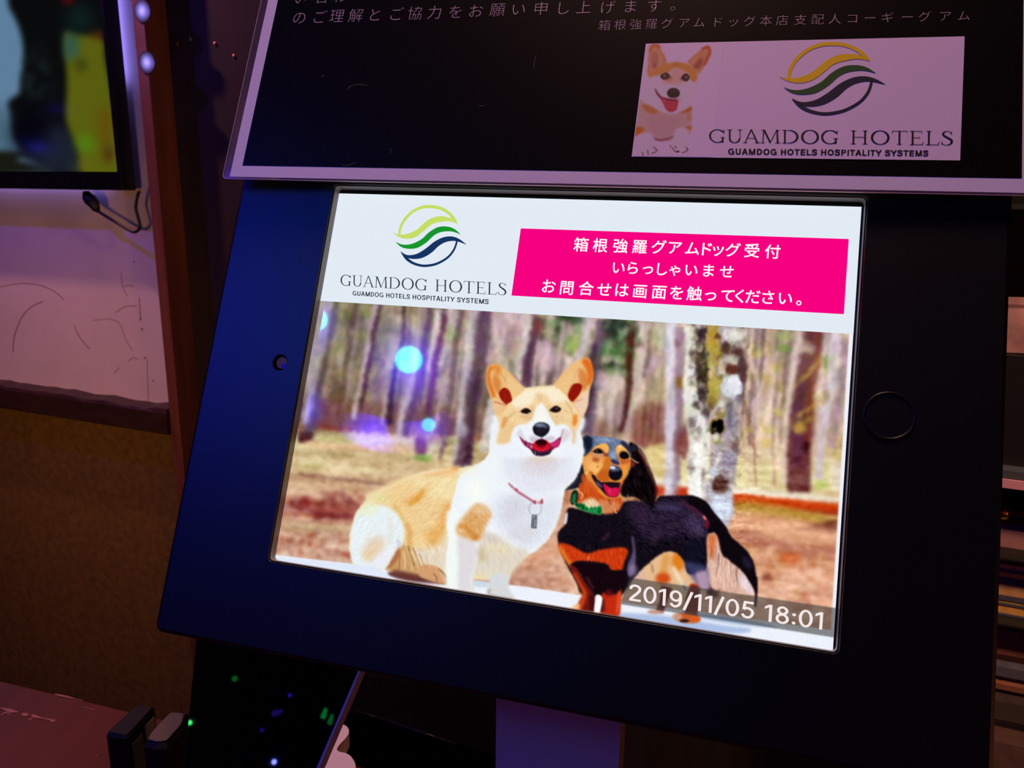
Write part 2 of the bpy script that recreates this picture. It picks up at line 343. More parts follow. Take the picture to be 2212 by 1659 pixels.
    trunk([(1035, 560, 60), (985, 800, 50), (930, 1010, 50)], [(1180, 20, 36), (1130, 330, 50), (1085, 640, 80), (1010, 860, 60), (985, 1000, 30)], (192, 172, 182), (104, 68, 96), 9)
    trunk([(1240, 60, 50), (1205, 300, 44), (1170, 520, 40)], [(1282, 90, 34), (1242, 300, 40), (1190, 560, 46), (1150, 830, 50)], (205, 184, 186), (112, 56, 84), 8)
    trunk([(1380, 110, 26), (1310, 300, 22), (1240, 480, 20)], None, (205, 190, 190), None, 6, .7)
    trunk([(1490, 60, 66), (1450, 400, 66), (1412, 700, 60), (1370, 1010, 50), (1350, 1190, 30)], [(1574, 60, 100), (1530, 400, 96), (1482, 700, 104), (1440, 960, 100), (1395, 1200, 120)], (190, 178, 184), (98, 70, 90), 9)
    p.line([(1520, 500, 30), (1480, 800, 40), (1430, 1180, 60)], 0, (70, 40, 58), 10, .7); p.spot(1400, 930, 34, 60, (175, 165, 180), 12, .8)
    trunk([(1270, 560, 30), (1210, 900, 26), (1140, 1000, 20)], [(1350, 860, 30), (1290, 1010, 30), (1235, 1150, 26)], (188, 165, 170), (104, 66, 68), 7, .8)
    trunk([(1635, 700, 70), (1590, 950, 66), (1560, 1100, 50)], [(1660, 850, 30), (1625, 1000, 26)], (196, 190, 186), (80, 66, 80), 8)
    trunk([(1895, 110, 60), (1850, 330, 52), (1815, 560, 44)], [(1950, 110, 60), (1912, 330, 66), (1860, 620, 74)], (206, 190, 192), (94, 58, 76), 8)
    p.spot(1955, 190, 36, 70, (138, 60, 66), 14, .8)
    p.spot(1100, 1060, 50, 80, (116, 62, 66), 10, .9); p.spot(1115, 1135, 70, 22, (120, 170, 80), 8, .8); p.spot(1330, 1010, 50, 26, (170, 175, 120), 10, .7)
    p.line([(560, 965), (760, 990), (900, 1010), (1040, 1010)], 50, (226, 205, 205), 14, .75)
    p.line([(260, 1030), (700, 1060), (1050, 1075)], 40, (222, 170, 138), 14, .7)
    p.spot(480, 985, 130, 40, (190, 182, 128), 16, .7)
    # ---- ground left
    p.use(560, 1000, 5.529)
    p.line([(430, 130, 26), (800, 170, 30), (1100, 205, 34), (1400, 240, 30), (1640, 290, 20)], 0, (120, 72, 66), 12, .85)
    p.line([(700, 30, 50), (1300, 80, 60), (1880, 140, 60)], 0, (212, 195, 152), 22, .7); p.spot(620, 40, 200, 40, (186, 182, 120), 24, .6)
    p.line([(330, 470, 60), (600, 520, 170), (900, 560, 150), (1240, 540, 120)], 0, (158, 88, 78), 34, .75)
    p.line([(330, 500, 60), (460, 500, 110), (700, 610, 60), (1040, 640, 90), (1170, 640, 60)], 0, (122, 48, 50), 22, .8)
    p.line([(400, 600, 20), (560, 630, 20), (740, 640, 20)], 0, (196, 105, 60), 9, .8)
    p.speck([(360, 400), (1250, 380), (1150, 660), (340, 600)], [(195, 150, 145), (150, 60, 55), (120, 55, 60), (175, 105, 90)], 7, 60, 3, .7, 12)
    p.line([(280, 740, 90), (700, 780, 100), (1100, 800, 100)], 0, (196, 178, 140), 30, .7)
    p.speck([(240, 880), (1080, 860), (1090, 1180), (210, 1080)], [(165, 85, 60), (215, 185, 165), (140, 80, 75), (225, 200, 180), (185, 130, 115)], 6, 90, 2, .75, 13)
    # ---- right wood
    p.use(1240, 660, 3.568)
    p.spot(20, 300, 60, 70, (150, 165, 70), 20, .9); p.spot(40, 110, 60, 40, (40, 80, 45), 14, .8)
    trunk([(105, 90, 66), (70, 300, 60), (30, 460, 50)], [(225, 110, 110), (180, 400, 104), (130, 700, 110), (80, 1000, 120)], (192, 178, 178), (108, 84, 108), 9)
    p.line([(165, 300, 40), (140, 560, 50), (90, 900, 60)], 0, (72, 46, 62), 12, .7)
    p.spot(350, 190, 120, 120, (52, 62, 44), 26, .95); p.spot(300, 340, 95, 48, (58, 128, 52), 14, .9); p.spot(360, 230, 55, 50, (90, 130, 75), 14, .8); p.spot(300, 475, 105, 34, (42, 58, 38), 10, .9); p.spot(300, 415, 80, 24, (150, 165, 130), 10, .8)
    p.spot(285, 590, 110, 100, (205, 180, 180), 26, .9); p.spot(250, 780, 80, 110, (198, 180, 168), 26, .8); p.spot(215, 960, 60, 70, (150, 100, 95), 16, .7)
    trunk([(545, 130, 84), (510, 400, 80), (470, 700, 84), (425, 1060, 90)], [(440, 190, 64), (425, 500, 60), (395, 800, 46), (360, 980, 36)], (204, 182, 172), (80, 36, 32), 8)
    p.line([(590, 180, 20), (560, 420, 20), (535, 560, 16)], 0, (84, 56, 56), 7, .8)
    p.spot(660, 230, 60, 120, (190, 190, 150), 26, .8); p.spot(640, 430, 60, 60, (206, 180, 178), 18, .8); p.spot(630, 640, 60, 100, (175, 160, 130), 26, .7)
    p.poly([(480, 820), (700, 780), (700, 1080), (520, 1080), (450, 1040)], (128, 66, 58), 24, True, .85)
    for xx in (520, 575, 630, 675): p.line([(xx + 20, 600, 16), (xx, 850, 18), (xx - 12, 1060, 14)], 0, (196, 158, 142), 7, .55)
    p.poly([(560, 1100), (700, 1090), (700, 1390), (650, 1390), (600, 1240)], (218, 198, 140), 16, True, .9); p.poly([(830, 1100), (1240, 1190), (1700, 1230), (2040, 1280), (2040, 1440), (830, 1400)], (222, 210, 160), 22, True, .85)
    p.spot(640, 1360, 60, 26, (224, 216, 180), 10, .9)
    trunk([(755, 130, 90), (738, 450, 90), (742, 800, 86), (742, 1100, 96), (738, 1460, 90)], [(815, 160, 60), (800, 520, 60), (805, 850, 60), (800, 1150, 54), (790, 1440, 50)], (205, 198, 210), (148, 120, 134), 8)
    p.spot(815, 590, 44, 54, (150, 96, 38), 12, .9); p.spot(790, 290, 24, 30, (130, 80, 90), 8, .8); p.spot(850, 1060, 60, 130, (124, 66, 62), 18, .85)
    p.speck([(230, 120), (520, 130), (480, 520), (200, 500)], [(70, 120, 60), (40, 50, 36), (110, 150, 90), (170, 175, 150), (120, 90, 80)], 6, 80, 2, .7, 32)
    # forked birch
    p.poly([(1010, 180), (1160, 180), (1160, 500), (1140, 700), (1050, 780), (1010, 560)], (176, 150, 62), 14, True, .95); p.spot(1080, 250, 34, 60, (200, 150, 40), 12, .8); p.spot(1060, 480, 26, 90, (196, 186, 120), 12, .7)
    p.line([(905, 140, 130), (905, 400, 110), (900, 650, 120), (925, 850, 150), (965, 1000, 170), (960, 1250, 150), (950, 1500, 130)], 0, (218, 216, 204), 6, .98)
    p.line([(985, 160, 80), (975, 300, 76), (975, 450, 96), (990, 620, 90), (1005, 760, 60), (1030, 860, 30)], 0, (62, 46, 42), 9, .95)
    p.speck([(900, 160), (1010, 160), (1040, 780), (900, 760)], [(222, 218, 206), (95, 75, 70), (150, 130, 120), (60, 45, 42)], 5, 110, 1.5, .8, 15); p.speck([(1120, 160), (1310, 160), (1290, 560), (1120, 560)], [(215, 210, 200), (100, 60, 54), (150, 130, 120), (70, 40, 40), (190, 176, 170)], 5, 90, 1.5, .8, 33)
    p.line([(1215, 150, 150), (1215, 330, 150), (1235, 500, 160), (1215, 660, 180), (1190, 850, 170), (1160, 1050, 190), (1150, 1280, 200), (1140, 1560, 180)], 0, (168, 156, 158), 8, .97)
    p.spot(1230, 230, 80, 60, (215, 210, 200), 14, .9); p.spot(1170, 330, 40, 60, (90, 50, 45), 12, .9); p.spot(1260, 360, 50, 40, (88, 45, 45), 12, .9); p.spot(1215, 420, 60, 34, (190, 175, 170), 10, .8)
    p.spot(1225, 490, 70, 44, (96, 40, 38), 12, .95); p.spot(1300, 500, 34, 130, (80, 46, 46), 12, .9); p.spot(1130, 500, 34, 50, (190, 175, 170), 10, .9); p.spot(1290, 660, 26, 60, (70, 50, 60), 8, .8)
    p.spot(1220, 630, 84, 92, (206, 206, 220), 8, 1); p.spot(1200, 590, 34, 40, (222, 222, 230), 10, .7); p.spot(1270, 720, 34, 36, (110, 100, 120), 10, .8)
    p.spot(1060, 760, 44, 60, (130, 110, 50), 12, .8); p.line([(1010, 920, 30), (1080, 810, 34), (1160, 730, 40)], 0, (196, 184, 176), 7, .9)
    p.spot(1130, 840, 44, 44, (150, 126, 60), 10, .9); p.spot(1100, 940, 62, 76, (120, 92, 44), 8, .9); p.spot(1102, 940, 46, 66, (16, 8, 6), 5, 1, .2); p.spot(1100, 1040, 40, 36, (150, 140, 80), 10, .8)
    p.spot(900, 900, 30, 50, (110, 90, 84), 9, .85); p.spot(950, 990, 34, 60, (126, 104, 96), 10, .8); p.spot(1210, 860, 40, 90, (128, 116, 134), 14, .8); p.spot(1230, 1060, 34, 60, (110, 72, 84), 12, .8)
    p.speck([(900, 820), (1260, 820), (1230, 1640), (930, 1500)], [(226, 222, 214), (120, 100, 96), (170, 156, 160), (200, 196, 200), (96, 80, 84)], 5, 170, 1.5, .6, 34)
    p.line([(960, 1080, 60), (965, 1240, 60), (935, 1440, 60)], 0, (234, 230, 226), 8, .9); p.line([(1140, 1140, 40), (1080, 1250, 30), (1040, 1330, 30)], 0, (222, 216, 222), 7, .8); p.line([(1000, 1250, 20), (1000, 1440, 26)], 0, (120, 96, 90), 7, .7)
    p.spot(1135, 1365, 60, 66, (86, 52, 44), 10, .95, .3); p.spot(1190, 1200, 50, 80, (150, 138, 160), 16, .8); p.spot(1140, 1560, 90, 100, (202, 212, 228), 16, .95); p.spot(1080, 1280, 40, 40, (196, 206, 216), 10, .8); p.spot(1130, 1640, 70, 60, (196, 206, 226), 14, .9)
    # right side
    trunk([(1750, 190, 60), (1700, 500, 56), (1650, 900, 60), (1610, 1380, 56)], None, (218, 194, 184), None, 9, .8)
    for q in ([(1340, 330), (1420, 700), (1400, 1100)], [(1480, 500), (1400, 800), (1380, 1250)], [(1560, 420), (1500, 800), (1420, 1150), (1400, 1400)], [(1660, 700), (1560, 1000), (1520, 1400)], [(1280, 800), (1330, 1100), (1350, 1380)], [(1600, 300), (1520, 520), (1430, 900)]): p.line(q, 26, (226, 200, 184), 7, .6)
    for q in ([(1300, 700, 14), (1370, 950, 18), (1410, 1400, 14)], [(1530, 1150, 12), (1540, 1400, 12)], [(1370, 1060, 20), (1420, 1180, 14)]): p.line(q, 0, (140, 92, 66), 6, .7)
    for (x, y) in ((1480, 560), (1560, 480), (1400, 380), (1350, 960), (1500, 960), (1480, 1060), (1580, 820)): p.spot(x, y, 46, 30, (206, 180, 84), 14, .6)
    p.spot(1620, 330, 60, 30, (130, 165, 70), 12, .85); p.spot(1620, 240, 80, 50, (176, 188, 120), 18, .7); p.spot(1560, 1230, 34, 40, (240, 205, 190), 10, .8)
    p.line([(1850, 180, 170), (1800, 500, 150), (1760, 800, 170), (1735, 1100, 180), (1730, 1450, 184)], 0, (112, 60, 62), 10, .93)
    p.line([(1880, 180, 60), (1850, 500, 70), (1830, 760, 60), (1800, 1100, 50)], 0, (140, 68, 44), 16, .7); p.line([(1770, 600, 60), (1740, 860, 80), (1720, 1250, 90)], 0, (92, 46, 72), 20, .7)
    p.spot(1790, 330, 70, 44, (196, 170, 160), 16, .7)
    for q in ([(1700, 640), (1860, 460)], [(1720, 860), (1900, 740)], [(1690, 930), (1840, 870)], [(1780, 560), (1900, 400)]): p.line(q, 30, (196, 152, 72), 9, .7)
    p.spot(1745, 950, 50, 40, (205, 160, 60), 10, .8); p.spot(1950, 440, 30, 70, (120, 150, 70), 12, .8); p.spot(1790, 1090, 30, 44, (56, 20, 26), 10, .9)
    trunk([(2020, 220, 80), (1985, 600, 70), (1930, 900, 66), (1880, 1340, 70)], None, (204, 190, 194), None, 8, .93)
    trunk([(2085, 240, 70), (2060, 600, 70), (1990, 1100, 80)], None, (166, 134, 142), None, 12, .8); p.spot(2040, 1330, 60, 120, (214, 200, 196), 20, .7); p.spot(1905, 1380, 60, 36, (176, 182, 100), 10, .9); p.spot(1945, 700, 20, 60, (150, 110, 80), 8, .6)
    # red beam of the sandpit
    p.poly([(560, 1340), (900, 1370), (1250, 1395), (2045, 1475), (2045, 1540), (1230, 1470), (560, 1400)], (226, 216, 198), 9, False, .9)
    p.poly([(560, 1385), (905, 1405), (905, 1490), (560, 1460)], (184, 58, 26), 6, False, 1); p.poly([(1215, 1445), (2042, 1530), (2038, 1620), (1215, 1540)], (192, 62, 22), 6, False, 1)
    p.line([(1215, 1530), (1600, 1585), (2038, 1610)], 44, (122, 34, 20), 14, .8); p.line([(1215, 1462), (2038, 1548)], 20, (225, 110, 50), 8, .5)
    p.line([(738, 1300, 96), (735, 1480, 90)], 0, (206, 200, 214), 8, .95); p.line([(790, 1300, 44), (780, 1480, 40)], 0, (150, 134, 150), 10, .8)
    p.line([(935, 1340, 90), (925, 1480, 110)], 0, (226, 226, 222), 8, .95); p.line([(1080, 1340, 210), (1130, 1500, 220), (1130, 1700, 170)], 0, (172, 166, 176), 10, .9); p.spot(1130, 1385, 64, 70, (86, 52, 44), 10, .95, .3); p.spot(1140, 1570, 86, 110, (206, 214, 230), 18, .95); p.line([(1010, 1330, 30), (1000, 1480, 34)], 0, (210, 200, 200), 7, .9)
    p.use()
    p.line([(1590, 1092, 22), (1660, 1100, 24), (1808, 1125, 18)], 0, (190, 162, 72), 5, .75); p.poly([(1690, 1150), (1808, 1120), (1806, 1150), (1760, 1150)], (120, 62, 50), 5, False, .85)
    p.poly([(1585, 1120), (1700, 1125), (1806, 1155), (1800, 1180), (1640, 1150), (1590, 1150)], (228, 176, 142), 6, True, .7)
    p.line([(1590, 1152, 22), (1650, 1170, 26), (1720, 1190, 24), (1806, 1196, 26)], 0, (166, 100, 84), 8, .8)
    p.speck([(1600, 1190), (1806, 1210), (1800, 1330), (1640, 1300)], [(235, 190, 165), (205, 130, 90), (190, 120, 95), (228, 180, 150), (205, 165, 110)], 7, 140, 3, .6, 16)
    p.spot(1706, 1206, 22, 12, (205, 105, 60), 5, .8); p.spot(1656, 1246, 12, 8, (130, 70, 55), 4, .9)
    p.speck([(1090, 1170), (1240, 1150), (1260, 1290), (1050, 1260)], [(236, 205, 182), (165, 115, 95), (196, 140, 110), (230, 190, 165)], 5, 150, 2, .7, 17)
    p.poly([(1180, 1060), (1240, 1060), (1215, 1180), (1150, 1230), (1130, 1200)], (208, 150, 120), 8, True, .6); p.spot(1215, 1075, 16, 26, (170, 100, 70), 6, .8)
    # out-of-focus softness and mottling of the wood
    v = np.clip((945 + .04 * (X - 640) - Y) / 50, 0, 1)[..., None]
    for sx, sy, am, sd in ((9, 30, 24, 41), (5, 9, 26, 42), (22, 60, 26, 43)):
        n = p.noise(X + (Y - 700) * .13, Y, sx, sy, 0, sd)[..., None] - .5
        p.a += n * am * v * np.array((1., 1.02, .95), np.float32) * (np.clip(p.a.mean(2, keepdims=True) / 150, .45, 1.2))
    n = p.noise(X, Y, 9, 9, 0, 44)[..., None] - .5; n2 = p.noise(X, Y, 22, 26, 0, 45)[..., None] - .5
    p.a += n * v * np.array((16, -6, 8), np.float32) + n2 * v * np.array((4, 10, -22), np.float32)
    for sx, sy, am, sd in ((5, 3, 30, 46), (10, 4, 30, 47), (60, 7, 34, 48)):
        n = p.noise(X, Y, sx, sy, .06, sd)[..., None] - .5
        p.a += n * am * (1 - v) * np.array((.8, 1., 1.), np.float32)
    # ragged, organic outlines: shift the wood about by small noise
    ux = (p.noise(X, Y, 26, 60, 0, 51) - .5) * 8 + (p.noise(X, Y, 5, 7, 0, 52) - .5) * 5; uy = (p.noise(X, Y, 9, 9, 0, 53) - .5) * 8
    keep = np.clip((X - 1480) / 40, 0, 1) * np.clip((1640 - X) / 40, 0, 1); ux *= 1 - .35 * keep; low = np.clip((Y - 1000) / 60, 0, 1); uy *= 1 - .6 * low
    yi = np.clip((np.arange(p.h)[:, None] + uy).round().astype(int), 0, p.h - 1); xi = np.clip((np.arange(p.w)[None] + ux).round().astype(int), 0, p.w - 1); p.a = p.a[yi, xi]
    g = p.a.mean(2, keepdims=True); p.a = g + (p.a - g) * (.82 + .18 * low[..., None] ** 0 * (Y > 940)[..., None])
    p.a = 150 + (p.a - 150) * 1.12
    bl = p.blur(p.a, 3.2); fin = p.blur(p.a, 1.2); wgt = np.clip(np.abs(X - 1560) / 60 - .6, 0, 1)[..., None]
    p.a = fin * (1 - wgt) + bl * wgt
    # ---- white bench
    p.poly([(590, 1198), (757, 1218), (900, 1240), (1020, 1254), (1140, 1268), (1262, 1287), (1380, 1305), (1520, 1323), (1810, 1363), (1810, 1440), (590, 1440)], (238, 242, 252), 1.2, False)
    p.poly([(594, 1203), (757, 1219), (790, 1240), (860, 1260), (594, 1260)], (222, 232, 248), 3, False)
    p.poly([(1300, 1325), (1420, 1328), (1560, 1350), (1620, 1358), (1600, 1368), (1480, 1362), (1360, 1345)], (170, 190, 228), 3, True, .95); p.poly([(1510, 1325), (1620, 1340), (1680, 1356), (1600, 1350), (1510, 1335)], (150, 172, 208), 2, True, .8)
    p.poly([(1020, 1254), (1060, 1258), (1056, 1268), (1020, 1266)], (170, 195, 210), 2, True, .5)
    # ================================================= dachshund
    p.use(1180, 920, 3.686)
    p.poly([(760, 1120), (870, 1040), (1000, 1000), (1110, 1080), (1290, 1100), (1340, 1300), (1200, 1340), (900, 1300), (640, 1260)], (226, 184, 158), 10)
    p.poly([(770, 1130), (870, 1050), (970, 995), (1070, 1020), (1110, 1100), (1130, 1200), (1210, 1300), (1160, 1370), (900, 1310), (820, 1240)], (232, 188, 142), 8)
    p.line([(960, 1020, 60), (940, 1130, 60), (930, 1230, 70)], 0, (222, 150, 70), 14, .8); p.spot(1050, 1080, 52, 80, (222, 122, 22), 16, .95); p.spot(930, 1215, 60, 46, (206, 72, 18), 16, .95); p.line([(1010, 1120, 30), (1050, 1200, 34), (1100, 1290, 30)], 0, (248, 222, 190), 10, .9)
    p.spot(1180, 1275, 40, 22, (214, 60, 30), 9, .9); p.line([(1100, 1230, 20), (1130, 1300, 14)], 0, (238, 180, 160), 6, .8); p.line([(840, 1100, 14), (850, 1170, 12)], 0, (120, 90, 70), 6, .7)
    p.line([(960, 1280, 90), (930, 1400, 64), (900, 1480, 60)], 0, (96, 26, 20), 9, .95); p.spot(870, 1480, 66, 18, (190, 140, 120), 6, .9); p.line([(1090, 1250, 60), (1100, 1330, 70)], 0, (190, 190, 170), 14, .6)
    p.line([(1190, 1270, 80), (1160, 1400, 110), (1150, 1520, 100)], 0, (104, 30, 24), 9, .95); p.spot(1120, 1530, 112, 40, (200, 92, 44), 7, 1, .12); p.spot(1100, 1552, 40, 14, (30, 20, 20), 5, .9); p.spot(1040, 1520, 40, 26, (210, 180, 160), 8, .7); p.spot(1185, 1535, 36, 26, (226, 92, 24), 8, .8)
    p.line([(1260, 1240, 60), (1330, 1290, 80), (1340, 1370, 70)], 0, (50, 20, 24), 14, .8); p.line([(1090, 1270, 8), (1112, 1310, 8)], 0, (30, 40, 40), 3, .8)
    # tail feathering
    p.poly([(1285, 870), (1350, 840), (1410, 990), (1500, 1070), (1610, 1180), (1664, 1350), (1560, 1335), (1400, 1305), (1320, 1295), (1275, 1150)], (226, 184, 166), 6, True, 1, 8, 1.2)
    p.line([(1325, 860, 70), (1318, 960, 60), (1310, 1060, 40)], 0, (214, 106, 52), 14, .9)
    q_ = np.random.RandomState(3)
    for i in range(46):
        t = q_.rand(); x = 1310 + 300 * t; y = 960 + 190 * t + 20 * q_.rand(); L = 90 + 120 * q_.rand(); b = 30 * (q_.rand() - .3)
        p.line([(x, y, 5), (x + b * .4 - 8, y + L * .5, 6), (x + b - 34 + 60 * t, min(y + L, 1290 + 45 * t), 3)], 0, ((128, 86, 84), (246, 216, 200), (96, 56, 60), (236, 196, 178))[i % 4], 2.5, .45)
    p.poly([(1560, 1160), (1620, 1210), (1655, 1340), (1590, 1320), (1540, 1250)], (236, 220, 226), 8, True, .8); p.spot(1300, 1320, 26, 30, (50, 26, 20), 8, .9); p.fur([(1290, 880), (1410, 990), (1500, 1080), (1650, 1300), (1400, 1300), (1290, 1150)], 1.45, 40, 12, 12, 19, 1.3)
    p.line([(1668, 1200, 30), (1672, 1320, 24), (1664, 1440, 18)], 0, (40, 14, 24), 5, .9)
    # torso
    body = [(185, 650), (165, 760), (95, 850), (98, 940), (140, 1060), (235, 1240), (300, 1345), (560, 1360), (640, 1300), (690, 1225), (760, 1145), (870, 1050), (960, 1000), (1040, 1015), (1095, 1075), (1135, 1180), (1250, 1165), (1280, 1090), (1282, 870), (1350, 830), (1330, 700), (1260, 600), (1150, 556), (1020, 556), (900, 562), (850, 610), (640, 600), (430, 700)]
    p.poly(body, (17, 11, 22), 3, True, 1, 5, 1.3)
    p.poly([(640, 620), (860, 610), (1000, 580), (1150, 600), (1280, 700), (1280, 850), (1100, 880), (900, 900), (760, 880), (680, 760)], (44, 30, 56), 30, True, .8)
    p.fur([(640, 610), (1100, 570), (1290, 700), (1280, 900), (1000, 960), (760, 1000)], .35, 34, 20, 8, 3, 1.1); p.fur([(1080, 680), (1290, 760), (1290, 1150), (1120, 1120)], 1.1, 40, 20, 9, 23, 1.1); p.fur([(180, 700), (640, 700), (640, 900), (110, 900)], .8, 12, 20, 7, 24, 1.1)
    p.spot(740, 700, 70, 60, (56, 30, 54), 34, .6); p.spot(1180, 780, 80, 50, (80, 62, 104), 34, .6, .6); p.spot(1215, 850, 50, 36, (96, 82, 120), 26, .5, .6); p.spot(980, 650, 110, 26, (66, 56, 92), 16, .8, .1); p.spot(870, 880, 26, 70, (60, 40, 56), 16, .6, .3)
    p.line([(1080, 600, 20), (1180, 670, 26), (1250, 720, 20)], 0, (96, 32, 50), 10, .7); p.spot(1262, 732, 12, 22, (230, 110, 110), 5, .95, -.5); p.spot(1280, 780, 14, 40, (130, 16, 30), 6, .9)
    p.line([(685, 880, 16), (700, 1000, 22), (680, 1110, 56), (660, 1200, 30)], 0, (112, 94, 138), 9, .8); p.spot(690, 1150, 34, 50, (150, 128, 170), 14, .7)
    p.spot(1180, 1010, 70, 110, (14, 16, 34), 20, .8); p.poly([(1100, 1090), (1200, 1100), (1280, 1130), (1290, 1270), (1240, 1290), (1160, 1210)], (62, 66, 112), 14, True, .8, 8, 1.1); p.poly([(1190, 1180), (1275, 1160), (1300, 1290), (1230, 1290)], (190, 158, 184), 12, True, .85, 8, 1.2)
    p.poly([(1150, 556), (1260, 598), (1335, 685), (1420, 785), (1480, 890), (1590, 985), (1652, 1090), (1674, 1230), (1670, 1330), (1635, 1270), (1570, 1170), (1480, 1090), (1400, 1020), (1370, 900), (1340, 850), (1290, 850), (1300, 760), (1230, 680), (1130, 610)], (13, 6, 12), 4, True, 1, 5, 1.2)
    p.spot(1600, 1090, 30, 60, (40, 34, 64), 14, .7, -.5)
    # chest bands and front legs
    p.use(1200, 1080, 6.379)
    p.poly([(45, 600), (180, 615), (330, 690), (450, 735), (600, 690), (850, 655), (960, 662), (998, 720), (950, 850), (905, 975), (760, 960), (700, 885), (500, 850), (290, 850), (210, 905), (140, 830), (70, 720)], (204, 58, 16), 14)
    p.line([(60, 640, 50), (130, 780, 50), (220, 900, 46), (330, 1050, 40)], 0, (232, 140, 50), 16, .85); p.fur([(45, 600), (960, 662), (905, 975), (290, 850)], 1.4, 26, 20, 10, 6)
    p.spot(455, 800, 12, 34, (240, 140, 100), 5, .8, .1); p.line([(640, 560, 30), (700, 500, 40), (750, 440, 20)], 0, (66, 30, 44), 12, .8)
    p.poly([(210, 905), (290, 850), (420, 850), (700, 890), (760, 970), (905, 965), (985, 1010), (980, 1120), (880, 1280), (800, 1330), (620, 1310), (480, 1200), (380, 1060)], (20, 5, 12), 14)
    p.poly([(190, 920), (280, 930), (400, 1120), (520, 1290), (560, 1400), (520, 1570), (290, 1540), (330, 1400), (380, 1290), (300, 1120)], (110, 22, 14), 14); p.line([(250, 1000, 36), (350, 1180, 44), (400, 1290, 60), (360, 1420, 70), (310, 1530, 60)], 0, (214, 70, 22), 16, .9); p.line([(430, 1060, 30), (520, 1220, 26)], 0, (92, 34, 40), 10, .8); p.line([(500, 1300, 60), (500, 1520, 60)], 0, (46, 8, 24), 18, .8)
    p.poly([(640, 1290), (760, 1300), (860, 1290), (905, 1230), (900, 1430), (860, 1600), (620, 1560), (650, 1430)], (196, 42, 14), 12); p.line([(650, 1360, 50), (640, 1540, 80)], 0, (66, 14, 30), 18, .9); p.spot(740, 1280, 60, 46, (90, 14, 24), 18, .9); p.line([(880, 1260, 40), (850, 1560, 40)], 0, (232, 92, 40), 14, .8)
    p.poly([(560, 1312), (610, 1310), (642, 1350), (632, 1450), (600, 1560), (535, 1550), (545, 1400)], (252, 250, 250), 5); p.poly([(220, 1480), (280, 1440), (330, 1430), (320, 1520), (230, 1500)], (250, 190, 130), 12, True, .9)
    p.poly([(130, 230), (170, 170), (150, 320), (120, 330)], (205, 215, 235), 6, True, .9)
    # head
    p.use(1220, 930, 8.295)
    p.poly([(330, 140), (420, 95), (480, 300), (400, 500), (360, 700), (380, 880), (290, 1010), (100, 1060), (-20, 1060), (150, 900), (240, 700), (320, 500), (325, 300)], (18, 20, 36), 8, True, 1, 14, -.6)
    p.poly([(280, 940), (450, 980), (600, 1060), (760, 1170), (960, 1180), (1040, 1280), (960, 1440), (840, 1480), (700, 1480), (630, 1380), (300, 1310), (215, 1260), (240, 1100)], (202, 76, 22), 14)
    p.poly([(300, 1290), (400, 1230), (520, 1220), (640, 1320), (700, 1440), (640, 1470), (450, 1380), (310, 1330)], (232, 208, 168), 22, True, .95, 10, 1.2); p.poly([(640, 1240), (800, 1260), (960, 1280), (960, 1420), (800, 1480), (680, 1460)], (214, 140, 96), 26, True, .8, 10, 1.3); p.line([(780, 1220, 30), (820, 1330, 20)], 0, (120, 40, 30), 12, .7)
    p.fur([(300, 960), (960, 1180), (960, 1480), (640, 1480), (220, 1260)], 1.2, 34, 20, 9, 8, 1.1)
    p.poly([(205, 1305), (350, 1325), (400, 1370), (520, 1380), (600, 1350), (660, 1370), (665, 1490), (560, 1502), (420, 1460), (230, 1390)], (14, 124, 60), 8, True, 1, 12, 1.4); p.fur([(205, 1310), (660, 1370), (660, 1490), (230, 1390)], 1.4, 110, 8, 10, 4, 1.6); p.spot(270, 1340, 60, 30, (6, 70, 36), 12, .8)
    p.poly([(160, 1070), (230, 1080), (240, 1200), (210, 1320), (130, 1330), (100, 1250), (120, 1130)], (22, 36, 26), 7); p.poly([(150, 1150), (200, 1140), (190, 1280), (130, 1290)], (26, 110, 60), 8); p.line([(240, 1080, 14), (320, 1150, 26), (290, 1230, 14)], 0, (250, 205, 170), 5, .9); p.line([(180, 1290, 10), (170, 1370, 10)], 0, (190, 200, 180), 3, .9); p.line([(905, 1400, 14), (910, 1470, 16), (940, 1475, 12)], 0, (250, 225, 200), 4, .9)
    head = [(330, 300), (420, 110), (560, 95), (750, 115), (900, 145), (1050, 190), (1150, 300), (1185, 480), (1180, 640), (1110, 850), (1030, 1010), (985, 1140), (860, 1212), (740, 1180), (600, 1090), (450, 930), (360, 780), (330, 640), (300, 520)]
    p.poly(head, (226, 138, 56), 8)
    p.poly([(360, 480), (600, 460), (700, 560), (640, 760), (560, 780), (450, 740), (360, 700)], (238, 172, 96), 26, True, .9); p.poly([(450, 900), (600, 960), (740, 1130), (860, 1190), (980, 1160), (1000, 1190), (860, 1225), (700, 1180), (560, 1070)], (232, 140, 60), 14, True, .9)
    p.poly([(330, 760), (400, 860), (500, 950), (600, 1080), (520, 1100), (400, 1020), (300, 900)], (206, 84, 26), 16, True, .9)
    p.poly([(325, 150), (430, 95), (560, 92), (760, 115), (940, 145), (1080, 200), (1160, 300), (1185, 470), (1150, 420), (1050, 290), (990, 262), (915, 305), (930, 420), (980, 540), (970, 606), (900, 600), (850, 570), (800, 500), (760, 440), (790, 350), (770, 270), (700, 236), (600, 262), (520, 310), (455, 385), (320, 440)], (104, 120, 152), 8)
    p.poly([(325, 150), (430, 95), (480, 140), (500, 260), (440, 380), (320, 450)], (20, 24, 44), 16); p.poly([(1050, 190), (1160, 290), (1180, 430), (1130, 380), (1050, 280), (1000, 220)], (36, 34, 60), 14); p.spot(720, 170, 160, 40, (140, 162, 196), 26, .7); p.spot(850, 300, 50, 100, (104, 118, 152), 20, .7); p.spot(870, 440, 60, 70, (158, 170, 196), 20, .8)
